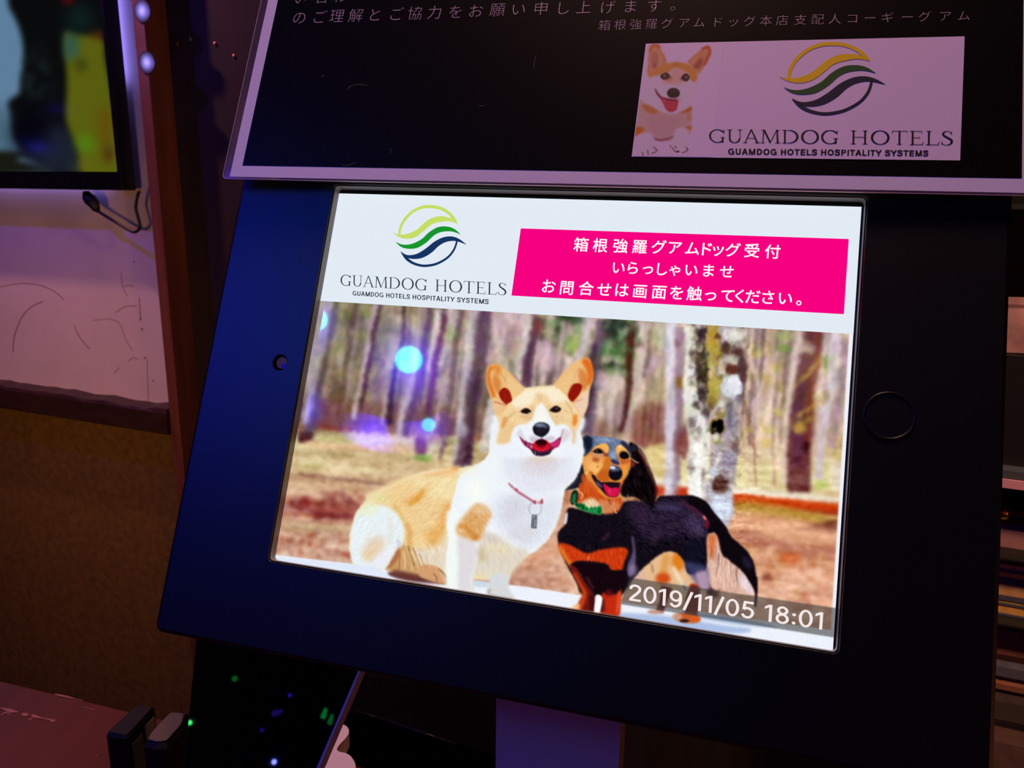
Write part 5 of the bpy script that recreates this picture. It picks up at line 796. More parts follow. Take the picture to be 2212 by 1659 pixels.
MB().prism([TVF.at(u, v, -.036) for u, v in ((tx - .030, ty - .55), (tx - .020, ty - .55), (tx - .020, ty - .22), (tx - .030, ty - .22))], mp * .002).out('led_tape', m_led, tv)
# its power lead with a moulded plug, hanging below
kk = lambda x, y: TVF.P(x / 2.675, 380 + y / 2.675, -.02)
lead = thing('power_cable', kk(600, 320), 'black cable with a thick plug looping below the television on the white wall', 'cable'); m_rub = mat('black rubber', (6, 6, 7), .5)
pts = Painter.spline(np.array([(520, 205), (600, 255), (700, 315), (740, 325), (765, 295), (752, 235), (740, 180), (752, 110), (762, 90)], float), False, 6)
MB().tube([kk(x, y) for x, y in pts], .0032, 8).out('cord', m_rub, lead, True)
MB().tube([kk(450, 88), kk(452, 98), kk(460, 120), kk(478, 140), kk(500, 165), kk(512, 195), kk(524, 208)], [.006, .008, .012, .014, .012, .008, .0035], 10).out('plug', m_rub, lead, True)
# added glowing discs and point lights imitating LED tape glints on the post
m_glint = mat('violet glint', (80, 70, 120), .3, emis=(150, 135, 245), es=.85)
PF = Plane(WL.o - WL.n * .03, WL.n, WL.ex)
for x, y, lab in ((309, 24, 'upper added disc glowing like a violet glint on the red brown post'), (319, 135, 'lower added disc glowing like a violet glint on the red brown post')):
    p = PF.P(x, y, 0); d = -mp; r = .015
    u_ = M @ PF.ex; L = [p + .021 * (u_ * math.cos(t) + upv * math.sin(t)) for t in np.linspace(0, 2 * math.pi, 32, endpoint=False)]; t = MB().skin([[q + d * .003 for q in L], [q for q in L]], True, True).out('post_glint', glow_mat((160, 145, 255), 2.0, .0225, (.012, .004, .004))); tag(t, lab, 'lamp', 'added violet glints on the post')
    l = bpy.data.lights.new('post_glint_fill', 'POINT'); l.energy = .05; l.color = (.25, .2, 1); l.shadow_soft_size = .006; lo = bpy.data.objects.new('post_glint_fill', l); COL.objects.link(lo); lo.location = p + d * .028
# ================================================================= desk, counter
HD0 = H(.60); NCP = W3(np.array([(1345 - CX) / F, (1600 - CY) / F, 1.]) * .345)
m_ctr = wood('reddish counter timber', (78, 22, 5), (108, 34, 8), (6, 1, 6), .5, rot=(0, 0, .35))
m_ctr.node_tree.nodes['Principled BSDF'].inputs['Specular IOR Level'].default_value = .15; HC = H(.42); a = HC.P(0, 1470); b = HC.P(265, 1533); e = nrm(b - a); fwd = np.cross((0, 0, 1), e); fwd = fwd if fwd[1] < 0 else -fwd
_q = NCP; CE = float((_q - a) @ e) + .12; DE = float((HD0.P(1230, 1600) - a) @ e); print('counter end', CE, 'desk end', DE)
ctr = thing('counter', a + e * .3 + fwd * .3 - [0, 0, 1.08], 'worn reddish wooden counter at the lower left in front of the brown wainscot', 'counter')
MB().prism([a - e * .5, a + e * CE, a + e * CE + fwd * .8, a - e * .5 + fwd * .8], (0, 0, -.035), .002).out('worktop', m_ctr, ctr)
for s_ in (-.42, CE - .1): MB().prism([a + e * s_ + fwd * .06 - [0, 0, .035], a + e * (s_ + .04) + fwd * .06 - [0, 0, .035], a + e * (s_ + .04) + fwd * .74 - [0, 0, .035], a + e * s_ + fwd * .74 - [0, 0, .035]], (0, 0, -1.045)).out('end_panel', m_ctr, ctr)
m_wear = mat('bare worn wood', (196, 128, 100), .8, noise=.3, nscale=90); mb = MB()
kz = lambda x, y: HC.P(x / 5.267, 1440 + y / 5.267, .0004)
for pts in ([(0, 470, 6), (60, 490, 26), (110, 505, 44), (180, 515, 22), (210, 520, 4)], [(10, 560, 6), (60, 530, 16), (120, 550, 10)], [(245, 545, 18), (290, 550, 40), (330, 545, 6)], [(360, 560, 26), (400, 570, 34), (480, 590, 12), (560, 605, 18), (600, 620, 34), (635, 610, 4)], [(320, 620, 4), (350, 600, 14), (380, 590, 6)], [(620, 320, 6), (680, 330, 20), (800, 355, 16), (860, 370, 5), (940, 390, 8)], [(940, 460, 3), (1070, 495, 8)], [(1090, 1010, 8), (1110, 1020, 8)]):
    v, f = band(pts); mb.add([kz(x, y) for x, y in v], f)
mb.out('wear_marks', m_wear, ctr)['kind'] = 'stuff'
m_desk = mat('black laminate', (10, 9, 9), .35)
HD = H(.60); dk = thing('desk', HD.P(1200, 1500) * [1, 1, 0], 'black desk standing behind the counter under the lacquer box', 'desk')
zc = .9; dp = [a + e * .32 - fwd * .012, a + e * DE - fwd * .012, a + e * DE - fwd * .62, a + e * .32 - fwd * .62]; dp = [np.array([p[0], p[1], zc]) for p in dp]
MB().prism(dp, (0, 0, -.03), .002).out('desk_top', m_desk, dk)
for s_ in (.36, DE - .1): MB().prism([np.array([*(a + e * s_ - fwd * .04)[:2], zc - .03]), np.array([*(a + e * (s_ + .03) - fwd * .04)[:2], zc - .03]), np.array([*(a + e * (s_ + .03) - fwd * .58)[:2], zc - .03]), np.array([*(a + e * s_ - fwd * .58)[:2], zc - .03])], (0, 0, -.87)).out('desk_leg', m_desk, dk)
# ================================================================= tablet in its enclosure
def uvq(pl, q): return [pl.uv(*p) for p in q]
o0, o1, o2, o3 = uvq(FR, [(724, 401), (1872, 425), (1808, 1413), (580, 1207)])
ou0, ov0, ou1, ov1 = (o0[0] + o3[0]) / 2, (o0[1] + o1[1]) / 2, (o1[0] + o2[0]) / 2, (o2[1] + o3[1]) / 2
e3 = FR.uv(335, 1357); e0 = FR.uv(518, 400); eb = FR.uv(1340, 1574); er = FR.uv(2192, 420); er2 = FR.uv(2153, 1500)
eu0, ev1, eu1 = (e3[0] + e0[0]) / 2, (e3[1] + eb[1]) / 2, (er[0] + er2[0]) / 2; ev0 = ov0 - (ev1 - ov1)
print('enclosure', eu0, ev0, eu1, ev1, 'opening', ou0, ov0, ou1, ov1)
kiosk = thing('tablet_enclosure', np.array([*FR.at((eu0 + eu1) / 2, ev1, 0)[:2], 1.08]), 'matt black tablet enclosure tilted on a white column, framing the lit screen', 'tablet stand')
mb = MB(); X = lambda u0, v0, u1, v1, r, off: [FR.at(u, v, off) for u, v in rrect(u0, v0, u1, v1, r, 6)]
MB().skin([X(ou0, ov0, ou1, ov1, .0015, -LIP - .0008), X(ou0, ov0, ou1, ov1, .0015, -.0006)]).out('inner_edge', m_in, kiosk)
mb.skin([X(ou0, ov0, ou1, ov1, .0015, -LIP - .0008), X(ou0 - .0003, ov0 - .0003, ou1 + .0003, ov1 + .0003, .0017, -.0006), X(ou0 - .0006, ov0 - .0006, ou1 + .0006, ov1 + .0006, .002, 0),
         X(eu0 + .0016, ev0 + .0016, eu1 - .0016, ev1 - .0016, .002, 0), X(eu0 + .0004, ev0 + .0004, eu1 - .0004, ev1 - .0004, .003, -.0006), X(eu0, ev0, eu1, ev1, .0034, -.002), X(eu0, ev0, eu1, ev1, .0034, -.018), X(eu0 + .004, ev0 + .004, eu1 - .004, ev1 - .004, .004, -.022)], False, True)
mb.out('housing', m_case, kiosk)
r = 17.5 * FR.c(605, 783)[2] / F
ring = MB(); ring.skin([disc(FR, 605, 783, r * 1.06, .00002), disc(FR, 605, 783, r, .0001), disc(FR, 605, 783, r * .93, -.0006)]); cp = ring.out('camera_port', m_case, kiosk, True)
MB().skin([disc(FR, 605, 783, r, .00003, 28)], True).out('port_recess', mat('black recess', (4, 4, 5), .9, spec=.05), cp)
MB().skin([disc(FR, 609, 784, r * .72, .00006, 24)], True).out('grey_gasket', mat('grey gasket', (92, 84, 110), .8, spec=.1), cp)
MB().skin([disc(FR, 613, 791, r * .36, .00010, 20)], True).out('camera_lens', m_lens, cp)
r2 = 53 * FR.c(1920, 898)[2] / F
MB().skin([disc(FR, 1920, 898, r2, .00003, 48), disc(FR, 1920, 898, r2 * .97, .0005, 48), disc(FR, 1920, 898, r2 * .93, .0005, 48), disc(FR, 1920, 898, r2 * .90, .00003, 48)]).out('button_ring', m_case, kiosk, True)
MB().skin([disc(FR, 1920, 898, r2 * .90, .00004, 48)], True).out('button_cover', m_case, kiosk)
# white column and foot behind it
cz = .345; NC = Plane(np.array([(1200 - CX) / F, (1600 - CY) / F, 1.]) * cz, np.cross(np.linalg.solve(M, nrm((M @ T.ex) * [1, 1, 0])), down) * -1, T.ex)
ul, _ = NC.uv(1070, 1600); ur, _ = NC.uv(1340, 1600); hd = M @ NC.n * [1, 1, 0]; hd = hd if hd[1] > 0 else -hd; hd = nrm(hd)
def ncp(u, z): p = NC.at(u, 0); return np.array([p[0], p[1], z])
MB().prism([ncp(ul, 1.091), ncp(ur, 1.091), ncp(ur, 1.475), ncp(ul, 1.475)], hd * .018, .0012).out('column', m_white, kiosk)
MB().prism([ncp(ul - .03, 1.0805) - hd * .08, ncp(ur + .03, 1.0805) - hd * .08, ncp(ur + .03, 1.0805) + hd * .05, ncp(ul - .03, 1.0805) + hd * .05], (0, 0, .010), .001).out('foot_plate', m_white, kiosk)
# the tablet itself
tab = thing('tablet_computer', T.at(*T.uv(1230, 1300), -.004), 'lit tablet showing a welcome page with two dogs, set inside the black enclosure', 'tablet')
d0, d1, d2, d3 = uvq(T, [(733, 418), (1861, 447), (1799, 1405), (594, 1209)]); du0, dv0, du1, dv1 = (d0[0] + d3[0]) / 2, (d0[1] + d1[1]) / 2, (d1[0] + d2[0]) / 2, (d2[1] + d3[1]) / 2
gb = MB(); Y_ = lambda u0, v0, u1, v1, r, off: [T.at(u, v, off) for u, v in rrect(u0, v0, u1, v1, r, 4)]
gb.skin([Y_(ou0 - .016, ov0 + .0003, ou1 + .016, ov1 - .0003, .003, 0), Y_(ou0 - .016, ov0 + .0003, ou1 + .016, ov1 - .0003, .003, -.006)], True, True)
gb.out('screen_glass', m_glass, tab)
dsp = MB().add([T.P(x, y, .00010) for x, y in ((733, 418), (1861, 447), (1843.5, 722), (690.5, 651))], [(0, 1, 2, 3)]).out('display', m_page, tab); dsp['label'] = 'lit display showing a white header above a dog photograph'
picture('dog_picture', T, [(692, 650), (1843.2, 722), (1799, 1405), (594, 1209)], .00012, 1000, 580, paint_dogs(), m_pic, dsp)
MB().add([T.P(x, y, .00018) for x, y in ((1125.3, 493.7), (1833.3, 516.7), (1822.7, 679), (1105, 638.7))], [(0, 1, 2, 3)]).out('banner', m_pink, dsp)
mb = MB()
text_row(mb, '箱根強羅グアムドッグ受付', [470, 587, 710, 828, 945, 1042, 1150, 1232, 1308, 1398, 1515, 1642], [195, 200, 203, 208, 210, 213, 218, 222, 224, 228, 232, 238], 34, T, .00028, .012, 2.836, 1090, 460)
text_row(mb, 'いらっしゃいませ', [698, 785, 878, 960, 1045, 1143, 1248, 1362], [336, 338, 341, 345, 347, 350, 354, 360], 32, T, .00028, .012, 2.836, 1090, 460)
text_row(mb, 'お問合せは画面を触ってください。', [270, 382, 500, 612, 717, 830, 947, 1055, 1163, 1262, 1368, 1442, 1520, 1613, 1718, 1835], [450, 459, 463, 470, 473, 480, 485, 490, 495, 500, 507, 510, 514, 518, 524, 528], 34, T, .00028, .012, 2.836, 1090, 460)
mb.out('banner_text', m_wh, dsp)
ST = serif_text('GUAMDOG HOTELS'); mb = MB(); text_quad(mb, ST, [(736.3, 593), (1094.5, 611.5), (1094, 639), (736, 617.5)], T, .0002); mb.out('heading_text', m_ink, dsp)
mb = MB(); text_quad(mb, sans_text('GUAMDOG HOTELS HOSPITALITY SYSTEMS'), [(762.3, 628.2), (1056.3, 646.3), (1055.6, 657.6), (762, 638.6)], T, .0002); mb.out('caption_text', m_ink, dsp)
logo(T, .0002, lambda v: np.c_[690 + v[:, 0] / 3.626, 400 + v[:, 1] / 3.626], {'lime': m_lime, 'green': m_green, 'navy': m_navy}, dsp)
mb = MB(); text_quad(mb, sans_text('2019/11/05 18:01', .135), [(1360.2, 1258.5), (1778.5, 1320.5), (1775.5, 1364), (1358, 1300.3)], T, .0002); mb.out('clock_text', m_date, dsp)
# ================================================================= laminated notice resting on top of the enclosure
note = thing('laminated_notice', SG.at(.14, .005), 'black laminated notice with a white border and corgi card above the tablet', 'sign')
k0 = SG.uv(480, 388); k1 = SG.uv(496, 384); k2 = SG.uv(524, 358); k3 = SG.uv(1300, 399.6); k4 = SG.uv(1300, 395.6); kr = SG.uv(2207, 380); ktop = -.205
pu0 = k1[0]; pv1 = (k1[1] + k4[1]) / 2; au0, av1, au1 = k2[0], k2[1], kr[0]; pu1 = au1 + (au0 - pu0); av0 = av1 - .19; pv0 = av0 - (pv1 - av1)
cu0 = k0[0]; cv1 = (k3[1] + k0[1]) / 2; cu1 = pu1 + (pu0 - cu0); cv0 = pv0 - .004
print('notice', cu0, cv0, cu1, cv1, 'paper', pu0, pv1, 'card')
m_lam = mat('clear laminate', (120, 100, 120), .15, trans=.5, alpha=.6, spec=.5); m_pap = mat('white paper', (232, 224, 232), .35, spec=.4)
Z = lambda u0, v0, u1, v1, r, off: [SG.at(u, v, off) for u, v in rrect(u0, v0, u1, v1, r, 4)]
lam = MB(); lam.skin([Z(pu0, pv0, pu1, pv1, .0002, .0001), Z(cu0, cv0, cu1, cv1, .002, .0001), Z(cu0, cv0, cu1, cv1, .002, -.0003), Z(pu0, pv0, pu1, pv1, .0002, -.0003)]); lam.out('laminate_edge', m_lam, note)
cut = MB(); cut.skin([Z(cu0, cv0, cu1, cv1, .002, .00015), Z(cu0 - .0002, cv0 - .0002, cu1 + .0002, cv1 + .0002, .002, .0001), Z(cu0 - .0002, cv0 - .0002, cu1 + .0002, cv1 + .0002, .002, -.0003), Z(cu0, cv0, cu1, cv1, .002, -.00035)]); cut.out('cut_edge', mat('bright cut edge', (250, 215, 190), .3), note)
pp = MB(); pp.skin([Z(pu0, pv0, pu1, pv1, .0002, .0001), Z(pu0, pv0, pu1, pv1, .0002, -.0002)], True, True); pap = pp.out('paper', m_pap, note)
m_blk = mat('glossy black print', (12, 10, 12), .3, spec=.2); MB().add([SG.at(u, v, .00016) for u, v in ((au0, av0), (au1, av0), (au1, av1), (au0, av1))], [(0, 1, 2, 3)]).out('black_panel', m_blk, pap)
m_txt = mat('printed white letters', (196, 172, 172), .4)
mb = MB(); text_row(mb, 'のご理解とご協力をお願い申し上', [408, 527, 632, 745, 858, 985, 1098, 1215, 1340, 1460, 1590, 1715, 1850, 1980, 2105], [107, 103, 97, 94, 90, 86, 80, 76, 73, 67, 60, 56, 52, 50, 45], 36, SG, .00026, -.014, 2.765, 500, 0)
text_row(mb, 'げます。', [30, 150, 275, 400], [40, 35, 32, 24], 35, SG, .00026, -.014, 2.4254, 1300, 0)
text_row(mb, 'い合わ', [650, 697, 735], [-4, -6, -7], 35, SG, .00026, -.014)
text_row(mb, '箱根強羅グアムドッグ本店支配人コーギーグアム', [15, 97, 178, 260, 342, 430, 510, 605, 690, 775, 860, 945, 1040, 1130, 1220, 1312, 1405, 1495, 1600, 1690, 1798, 1895], list(np.linspace(134, 84, 22)), 28, SG, .00026, -.016, 2.4254, 1300, 0)
mb.out('notice_text', m_txt, pap)
cardq = [(1395.2, 95.4), (2083.3, 79.6), (2073.4, 347.5), (1364.5, 339.5)]
m_card = mat('white card print', (240, 222, 232), .35); card = MB().add([SG.P(x, y, .0003) for x, y in cardq], [(0, 1, 2, 3)]).out('logo_card', m_card, note); card['label'] = 'white printed card with a corgi and a leaf logo'
m_cp = mat('card picture print', (255, 255, 255), .4, attr='picture_colour'); Hc = homog(UNIT, cardq); sub = hmap(Hc, [(.003, .004), (.268, .004), (.2, .996), (.003, .996)]); sub = hmap(Hc, [(.003, .004), (.262, .004), (.262, .996), (.003, .996)])
picture('corgi_picture', SG, [tuple(q) for q in sub], .00036, 200, 270, paint_card_corgi(), m_cp, card)
m_dk = mat('printed dark ink', (26, 12, 30), .4)
mb = MB(); text_quad(mb, ST, [(1531.7, 280), (2058, 284), (2057.5, 315.6), (1531.5, 309.2)], SG, .0004); mb.out('card_heading', m_dk, card)
mb = MB(); text_quad(mb, sans_text('GUAMDOG HOTELS HOSPITALITY SYSTEMS', .19), [(1573, 321.4), (2005, 325.6), (2004.5, 338.9), (1572.5, 334.8)], SG, .0004); mb.out('card_caption', m_dk, card)
Hl = homog([(572, 368), (880, 162), (1157, 470), (830, 640)], [(1300 + x / 2.4254, y / 2.4254) for x, y in ((925, 402), (1205, 227), (1489, 448), (1190, 604))])
logo(SG, .0004, lambda v: hmap(Hl, v), {'lime': mat('printed yellow', (246, 214, 20), .4), 'green': mat('printed green', (34, 92, 34), .4), 'navy': mat('printed navy', (22, 28, 56), .4)}, card)
# hairline scratches on the laminate
mb = MB(); q = lambda x, y, w=1.2: (500 + x / 2.765, y / 2.765, w / 2)
for pts in ([q(690, 540), q(720, 515), q(770, 507), q(815, 515)], [q(540, 468), q(550, 455), q(565, 452)], [q(1818, 335), q(1812, 370), q(1807, 410)], [q(945, 890), q(960, 900), q(948, 918)], [q(665, 985), q(680, 993), q(710, 985), q(750, 972)], [q(1480, 632), q(1500, 637), q(1515, 628)]):
    v, f = band(pts); mb.add([SG.P(x, y, .0004) for x, y in v], f)
rg = np.random.RandomState(7)
for i in range(46):
    x, y, r_ = 560 + rg.rand() * 1500, 20 + rg.rand() * 320, .35 + .5 * rg.rand()
    if x > 1340 and y > 60: continue
    mb.add([SG.P(x + r_ * math.cos(t), y + r_ * math.sin(t), .0004) for t in (0, 1.57, 3.14, 4.71)], [(0, 1, 2, 3)])
o = mb.out('dust_and_scratches', mat('pale dust', (120, 110, 110), .7), note); o['kind'] = 'stuff'
# ================================================================= things on the counter
HB = H(.36); kc = lambda x, y, pl=HB: pl.P(x / 5.267, 1440 + y / 5.267)
m_blkp = mat('black plastic', (10, 10, 12), .6, spec=.2); m_lab = mat('beige sticker', (150, 132, 120), .6, noise=.4, nscale=200); m_lab2 = mat('grey sticker', (84, 80, 82), .6, noise=.5, nscale=160)
def rpoly(P, n=4): # rounded corners for a loop in pixel space
    P = np.array(P, float); out = []
    for i in range(len(P)):
        a_, b_, c_ = P[i - 1], P[i], P[(i + 1) % len(P)]; r_ = .16
        p0 = b_ + (a_ - b_) * r_; p1 = b_ + (c_ - b_) * r_
        for t in np.linspace(0, 1, n): out.append((1 - t) ** 2 * p0 + 2 * t * (1 - t) * b_ + t * t * p1)
    return out
pa = [(1185, 760), (1560, 415), (1775, 440), (1440, 800)]
bx = thing('power_adapter', kc(1500, 600) - [0, 0, .06], 'black boxy power adapter with beige and grey stickers at the counter edge', 'adapter')
L = [kc(x, y) for x, y in rpoly(pa)]; MB().prism(L, (0, 0, -.0595), .0022).out('body', m_blkp, bx)
A_, B_ = kc(*pa[3]), kc(*pa[2]); sd = nrm(B_ - A_); so = np.cross(sd, (0, 0, 1)); so = so if so @ (-M @ np.array([0, 0, 1.])) > 0 else -so; Ls = np.linalg.norm(B_ - A_)
def sticker(f0, f1, z0, z1, m): MB().prism([A_ + sd * Ls * f + so * .0004 - [0, 0, z] for f, z in ((f0, z0), (f1, z0), (f1, z1), (f0, z1))], so * .0003).out('sticker', m, bx)
sticker(.12, .46, .009, .050, m_lab2); sticker(.56, .88, .006, .026, m_lab)
pb = [(1625, 870), (1700, 750), (1960, 480), (2150, 500), (2110, 660), (1900, 890), (1760, 905)]
b2 = thing('card_reader', kc(1900, 700) - [0, 0, .06], 'black rounded plastic box between the sticker-covered adapter and the dark panel', 'box')
MB().prism([kc(x, y) for x, y in rpoly(pb)], (0, 0, -.0595), .003).out('body', m_blkp, b2)
inner = np.array(pb, float); inner = inner.mean(0) + (inner - inner.mean(0)) * .8; MB().prism([kc(x, y) + [0, 0, .0004] for x, y in rpoly(inner)], (0, 0, .0006), .0003).out('top_plate', mat('smooth black top', (9, 9, 12), .25), b2)
# glossy black panel with a silver rim, leaning
pr = np.array([(1 - .0), 0, 0]); r0 = np.array([(778 - CX) / F, (1457 - CY) / F, 1.]) * .40
GN = nrm(np.linalg.solve(M, nrm((.10, .62, -.78)))); GN = GN if GN[2] > 0 else -GN
GP = Plane(r0, GN, (1, 0, 0)); gq = [(424, 1378), (776, 1443), (676, 1676), (394, 1676)]
pan = thing('tablet_computer', GP.P(520, 1690), 'dark switched-off glossy tablet with a silver rim, leaning below the enclosure', 'tablet')
dn = M @ GN
MB().prism([GP.P(x, y, 0) for x, y in gq], dn * .006, .0004).out('screen_glass', mat('mirror black glass', (3, 3, 4), .02), pan)
e0_, e1_ = GP.P(776.5, 1443), GP.P(676.5, 1676); sdv = nrm(GP.P(800, 1443) - GP.P(783, 1443)); w_ = .0011
MB().prism([e0_, e1_, e1_ + sdv * w_, e0_ + sdv * w_], dn * .0075).out('rim', mat('silver rim', (214, 208, 208), .4, .1), pan)
MB().prism([GP.P(440, 1400) + dn * .006, GP.P(700, 1440) + dn * .006, GP.P(640, 1640) + dn * .006, GP.P(420, 1640) + dn * .006], dn * .012).out('back_case', m_blkp, pan)
# bone shaped plaque
HP = H(.385); kb = lambda x, y: HP.P(400 + x / 5.53, 1400 + y / 5.53)
bone = [(1600, 1010), (1700, 900), (1780, 880), (1850, 898), (1915, 915), (1952, 955), (1956, 1010), (1920, 1070), (1860, 1130), (1812, 1185), (1800, 1215), (1830, 1243), (1920, 1258), (1980, 1290), (2020, 1345), (2040, 1410), (2020, 1500), (1940, 1580), (1820, 1620), (1650, 1560), (1500, 1500), (1450, 1300)]
tag(MB().prism([kb(x, y) for x, y in Painter.spline(np.array(bone, float), True, 4)], (0, 0, -.012), .0008).out('bone_plaque', mat('cream painted wood', (250, 232, 216), .5)), 'cream bone-shaped plaque sticking out beside the silver-rimmed tablet', 'plaque')
z_ = kb(1800, 1300)[2] - .012
tag(MB().prism([kb(x, y) * [1, 1, 0] + [0, 0, 1.0795] for x, y in ((1400, 1420), (1800, 1420), (1800, 1560), (1400, 1560))], (0, 0, z_ - 1.0795)).out('wooden_block', m_ctr), 'reddish wooden block propping up the bone-shaped plaque', 'block')
# lacquered tray
HT = H(.44); kt = lambda x, y: HT.P(680 + x / 5.53, 1440 + y / 5.53)
tray = thing('lacquer_box', HT.P(900, 1560) * [1, 1, 0] + [0, 0, .9], 'shiny black lacquer box between the bone plaque and the white column', 'box')
tq = [(330, 530), (760, 610), (1700, 925), (2220, 1100), (2220, 300), (500, 100)]
MB().prism([kt(x, y) for x, y in tq], (0, 0, -.16), .0016).out('lid', mat('black lacquer', (6, 6, 6), .12), tray)
b_ = [kt(x, y + 4) + [0, 0, .001] for x, y in ((500, 545), (760, 618), (1200, 768), (1700, 932))]
MB().tube(b_, .0006, 8).out('lid_edge', mat('polished edge', (60, 44, 36), .15, .6), tray, True)
# ================================================================= rack of goods at the right
m_rk = mat('dark rack', (16, 13, 14), .5); rack = thing('display_rack', RK.P(2300, 1400) * [1, 1, 0], 'dark display rack with goods just right of the tablet enclosure', 'rack')
ru0, _ = RK.uv(2080, 1000); ru1 = ru0 + .42; V = lambda y: RK.uv(2185, y)[1]
vfl = RK.at(0, 0)[2]
def board(y0, y1, m, nm='shelf', dpth=.3, off=0.): return uvbox(nm, RK, ru0, V(y0), ru1, V(y1), dpth, m, off, rack)
board(1018, 1034, mat('grey blue shelf', (60, 62, 74), .5)); r_ = board(1036, 1054, mat('pink price rail', (190, 130, 150), .5), 'price_rail', .01, .003)
board(1209, 1213, m_rk, 'shelf'); board(1352, 1357, m_rk); board(440, 452, m_rk); board(1720, 1735, m_rk)
for u in (ru0 - .012, ru1): MB().prism([RK.at(u, V(300), 0), RK.at(u + .012, V(300), 0), RK.at(u + .012, vfl, 0), RK.at(u, vfl, 0)], mp * .3).out('side_panel', m_rk, rack)
MB().prism([RK.at(ru0, V(300), -.3), RK.at(ru1, V(300), -.3), RK.at(ru1, vfl, -.3), RK.at(ru0, vfl, -.3)], mp * .01).out('back_panel', m_rk, rack)
def good(name, x0, y0, x1, y1, dp_, m, label, cat, off=-.02, group=None, base=None):
    u0, v0 = RK.uv(x0, y0)[0], V(y0); u1 = RK.uv(x1, y0)[0]; v1 = V(y1)
    return tag(uvbox(name, RK, u0, v0, u1, v1, dp_, m, off), label, cat, group)
# middle shelf: black gift box with a pink patterned bag on it
good('gift_box', 2130, 775, 2330, 1017, .2, mat('black gift box', (20, 16, 22), .4), 'black gift box standing on the grey shelf right of the enclosure', 'box')
u0 = RK.uv(2150, 700)[0]; bagv0, bagv1 = V(652), V(774)
bg = thing('gift_bag', RK.at(u0 + .06, bagv1, -.05), 'pink patterned paper bag lying on top of the black gift box', 'bag')
loops = []
for i, (v, w, dd) in enumerate(((bagv1, .0, .05), (bagv1 - .02, -.004, .06), (bagv1 - .05, -.002, .05), (bagv0 + .01, .004, .03), (bagv0, .006, .012))): loops.append([RK.at(u0 + w, v, -.03), RK.at(u0 + .13 - w, v - .004, -.03), RK.at(u0 + .13 - w, v - .004, -.03 - dd), RK.at(u0 + w, v, -.03 - dd)])
MB().skin(loops, True, True).out('bag_body', mat('pink patterned paper', (196, 140, 140), .6, noise=.9, nscale=28), bg)
# gold capped bottle lying on its side
gc = RK.uv(2180, 1133); ax = M @ RK.ex; gp = RK.at(*gc, -.05); S_ = RKZ / F
bt = thing('ornament_bottle', gp, 'small gold capped bottle lying on the shelf, glinting orange', 'bottle')
rr = 27 * S_; zb = RK.at(0, V(1209))[2]; gp = gp * [1, 1, 0] + [0, 0, zb + rr + .001 - 0]
gp = gp + [0, 0, .02]
prof = [(-.03, .2), (-.029, .9), (-.012, 1.), (-.006, 1.), (.004, 1.), (.0075, .93), (.0085, .5)]
MB().tube([gp + ax * a_ for a_, _ in prof], [rr * b_ for _, b_ in prof], 24).out('cap', mat('polished gold', (230, 170, 90), .22, 1.), bt, True)
MB().tube([gp + ax * a_ for a_ in (-.0055, -.005, -.001, -.0005)], [rr * 1.005, rr * 1.03, rr * 1.03, rr * 1.005], 24).out('band', mat('dark band', (60, 36, 16), .3, .8), bt, True)
MB().tube([gp + ax * a_ for a_ in (.0085, .012, .03, .045, .06, .09)], [rr * .34, rr * .30, rr * .30, rr * .5, rr * .9, rr * .9], 20).out('neck', mat('amber glass', (120, 60, 10), .15, .5), bt, True)
stand = MB().prism([gp - ax * .034 + (M @ RK.n) * .018 - [0, 0, rr + .0005], gp + ax * .095 + mp * .018 - [0, 0, rr + .0005], gp + ax * .095 - mp * .018 - [0, 0, rr + .0005], gp - ax * .034 - mp * .018 - [0, 0, rr + .0005]], (0, 0, -(gp[2] - rr - .0005 - zb) + .0003)).out('cloth_pad', mat('dusty pink cloth', (150, 100, 104), .9)); tag(stand, 'dusty pink folded cloth pad under the gold capped bottle', 'cloth')
# stack of gold-edged booklets
m_cov = mat('navy cover', (70, 66, 84), .5); cols = [(220, 160, 100), (226, 166, 80), (205, 150, 100), (190, 150, 50), (216, 156, 80)]; rows = [(1238, 1247, 1254), (1256, 1266, 1281), (1282, 1306, 1317), (1318, 1323, 1328), (1329, 1346, 1351)]
names = ['topmost', 'second from top', 'middle', 'fourth from top', 'lowest']
for i, (y0, ym, y1) in enumerate(rows):
    uu0 = RK.uv(2120, 1240)[0] + (.003, 0, .002, -.002, .001)[i]; uu1 = uu0 + .20
    bk = thing('booklet', RK.at((uu0 + uu1) / 2, V(y1), -.1), names[i] + ' of the gold-edged booklets stacked on the rack', 'book', 'stacked gold-edged booklets')
    def ub(nm, va, vb, m, o_, d_, ud=0.): MB().prism([RK.at(uu0 + ud, va, o_), RK.at(uu1 - ud, va, o_), RK.at(uu1 - ud, vb, o_), RK.at(uu0 + ud, vb, o_)], mp * d_).out(nm, m, bk)
    ub('pages', V(y0) , V(ym), mat('gilt page edges', cols[i], .45, noise=.35, nscale=120), -.021, .14); ub('cover', V(ym), V(y1), m_cov, -.02, .143)
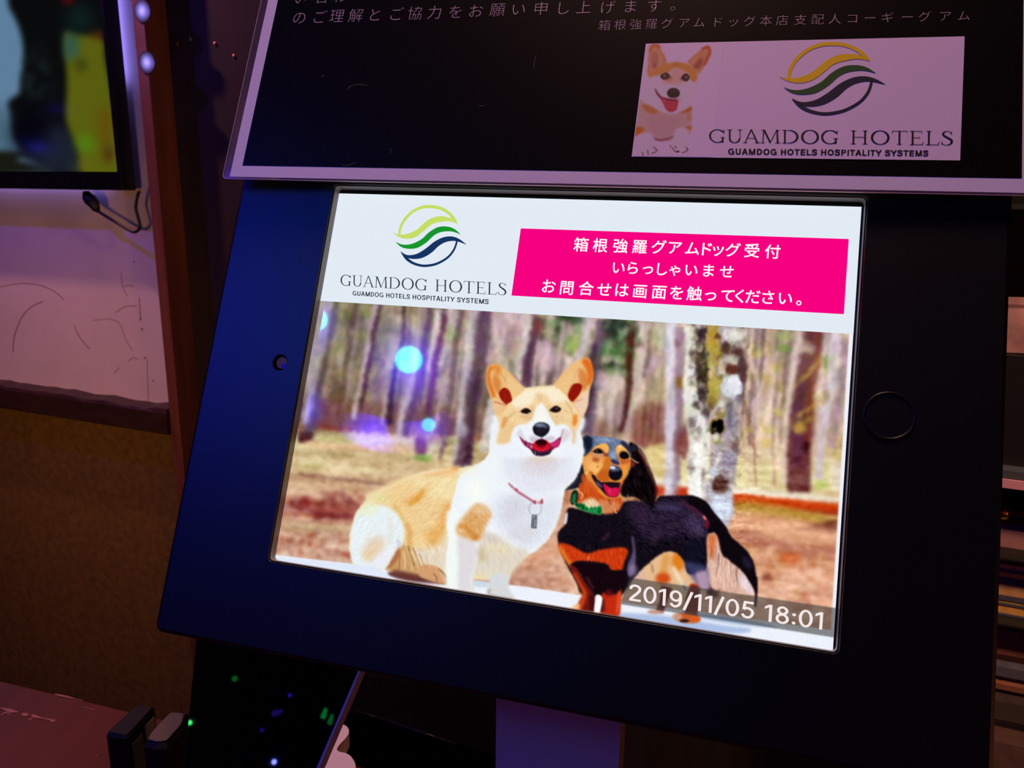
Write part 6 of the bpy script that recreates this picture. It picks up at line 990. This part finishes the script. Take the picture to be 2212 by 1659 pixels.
# folded striped blanket below
bl = thing('folded_blanket', RK.at(*RK.uv(2200, 1500), -.1), 'striped brown and slate folded blanket on the lower shelf of the rack', 'blanket')
for y0, y1, c_ in ((1362, 1384, (60, 56, 84)), (1384, 1452, (120, 64, 52)), (1452, 1495, (84, 80, 92)), (1495, 1519, (130, 78, 52)), (1519, 1600, (70, 50, 46)), (1600, 1719, (104, 70, 60))):
    uu0 = RK.uv(2110, 1400)[0]; uu1 = uu0 + .24; vm = (V(y0) + V(y1)) / 2; hh = (V(y1) - V(y0)) / 2; lp = []
    for u in (uu0, uu1): lp.append([RK.at(u, V(y0), -.16), RK.at(u, V(y0), -.022), RK.at(u, vm - hh * .5, -.0185), RK.at(u, vm + hh * .5, -.0185), RK.at(u, V(y1) - .0002, -.022), RK.at(u, V(y1) - .0002, -.16)])
    MB().skin(lp, True, True).out('stripe', mat('blanket wool', c_, .95, noise=.5, nscale=70), bl)
# dark round basket in front of the blanket, on the counter-high stool
bc = RK.P(2285, 1640, .15); rb = .060
bk = thing('basket', bc - [0, 0, rb], 'dark round woven basket at the lower right in front of the blanket', 'basket')
m_wk = mat('dark wicker', (40, 28, 24), .6, noise=.6, nscale=60, bump=.5); ph = np.linspace(-1.35, .8, 12)
MB().tube([bc + [0, 0, rb * math.sin(a_)] for a_ in ph], [rb * math.cos(a_) for a_ in ph], 28).out('body', m_wk, bk, True)
for a_ in np.linspace(-1.1, .8, 9):
    R_ = rb * math.cos(a_) + .001; MB().tube([bc + [R_ * math.cos(t), R_ * math.sin(t), rb * math.sin(a_)] for t in np.linspace(0, 2 * math.pi, 33)], .002, 6, False).out('woven_band', m_wk, bk, True)
st = thing('stool', bc * [1, 1, 0], 'dark stool under the round woven basket', 'stool'); zt = bc[2] - rb * math.sin(1.35)
MB().tube([bc * [1, 1, 0] + [0, 0, z] for z in (zt - .03, zt - .028, zt - .002, zt)], [.10, .105, .105, .10], 28).out('seat', m_rk, st)
for t in np.linspace(0, 6.283, 5)[:-1]: MB().tube([bc * [1, 1, 0] + [.07 * math.cos(t), .07 * math.sin(t), zt - .03], bc * [1, 1, 0] + [.10 * math.cos(t), .10 * math.sin(t), .001]], .011, 8).out('leg', m_rk, st)
# ================================================================= small party lamps behind the photographer, seen as reflections
def lamp(pl, x, y, dist, rad, col, es, label, group='party lamps behind the photographer'):
    p = mirror(pl, x, y, dist); m = mat('lamp glow', (20, 20, 20), .4, emis=col, es=es)
    th_ = np.linspace(-1.5, 1.5, 12); t = MB().tube([p + [0, 0, rad * math.sin(a_)] for a_ in th_], [rad * math.cos(a_) for a_ in th_], 20).out('party_lamp', m, None, True)
    return tag(t, label, 'lamp', group)
def halo_disc(x, y, rpx, es, label, sy=1.):  # added glowing disc imitating the violet halo around a mirrored lamp
    dd_ = 1.19 + .03 * len([o for o in COL.objects if o.name.startswith('frosted')]); p = mirror(T, x, y, dd_); r = rpx / F * (dd_ + T.c(x, y)[2]); d = nrm(W3(T.c(x, y)) - p); u = nrm(np.cross(d, (0, 0, 1))); v = np.cross(u, d); L = [p + r * (u * math.cos(t) + v * sy * math.sin(t)) for t in np.linspace(0, 2 * math.pi, 40, endpoint=False)]
    o = MB().skin([[q + d * .004 for q in L], [q - d * .004 for q in L]], True, True).out('frosted_halo', glow_mat((70, 40, 255), es, r))
    return tag(o, label, 'glow disc', 'frosted diffusers behind the party lamps')
for x, y, r_, e_, sy, l_ in ((886, 790, 120, 26, 1., 'violet frosted disc around the largest cyan party lamp'), (915, 925, 80, 24, .7, 'violet frosted disc around the small cyan party lamp'), (805, 935, 85, 34, .42, 'flat violet frosted disc mirrored low beside the small cyan lamp'), (675, 700, 75, 20, 1., 'violet frosted disc around the lamp at the left edge'), (655, 880, 60, 22, 1., 'violet frosted disc below the one at the left edge')): halo_disc(x, y, r_, e_, l_, sy)
lamp(T, 883, 777, 1.15, .0245, (70, 225, 255), 30, 'largest cyan party lamp, mirrored in the tablet screen left of the corgi')
lamp(T, 926, 918, 1.15, .0120, (70, 215, 255), 26, 'small cyan party lamp, mirrored in the screen below the largest one')
lamp(T, 683, 690, 1.15, .0200, (70, 225, 255), 30, 'cyan party lamp mirrored at the left edge of the tablet screen')
for i, (x, y, r_, c_, e_, l_) in enumerate(((410, 1561, .004, (60, 255, 120), 26, 'brightest green party lamp, mirrored at the left edge of the dark tablet'), (507, 1466, .005, (40, 200, 80), 3, 'dim green party lamp, mirrored at the top of the dark tablet'), (592, 1646, .0042, (110, 120, 255), 60, 'white blue party lamp, mirrored low in the dark tablet'), (626, 1502, .0028, (60, 40, 255), 8, 'small blue party lamp, mirrored in the middle of the dark tablet'), (566, 1577, .0038, (60, 40, 220), 3, 'faint blue party lamp, mirrored left of the middle of the dark tablet'))):
    lamp(GP, x, y, 1.2, r_, c_, e_, l_)
for x, y, a_, r_, c_, e_, l_ in ((597, 1540, .35, .0055, (70, 50, 220), 2.4, 'violet bar lamp, mirrored in the dark tablet'), (699, 1546, 1.25, .005, (30, 220, 100), 4, 'long green bar lamp, mirrored beside the silver rim'), (713, 1559, 1.2, .0045, (30, 200, 100), 3, 'short green bar lamp, mirrored beside the silver rim')):
    p = mirror(GP, x, y, 1.2); p2 = mirror(GP, x + (13 if a_ < 1 else 5), y - (5 if a_ < 1 else 16), 1.2); p3 = mirror(GP, x + (-10 if a_ < 1 else -2), y + (3 if a_ < 1 else 6), 1.2)
    tag(MB().tube([p3, p, p2], [r_ * .8, r_, r_ * .5], 10).out('party_lamp', mat('lamp glow', (20, 20, 20), .4, emis=c_, es=e_), None, True), l_, 'lamp', 'party lamps behind the photographer')
for x, y, r_, e_, l_ in ((123, 235, .0055, 12, 'violet party lamp mirrored in the dark middle of the television'), (79, 318, .008, 24, 'bright violet party lamp mirrored low in the television'), (258, 320, .004, 10, 'tiny violet party lamp mirrored in the television frame')): lamp(TVF, x, y, 1.35, r_, (70, 60, 255), e_, l_)
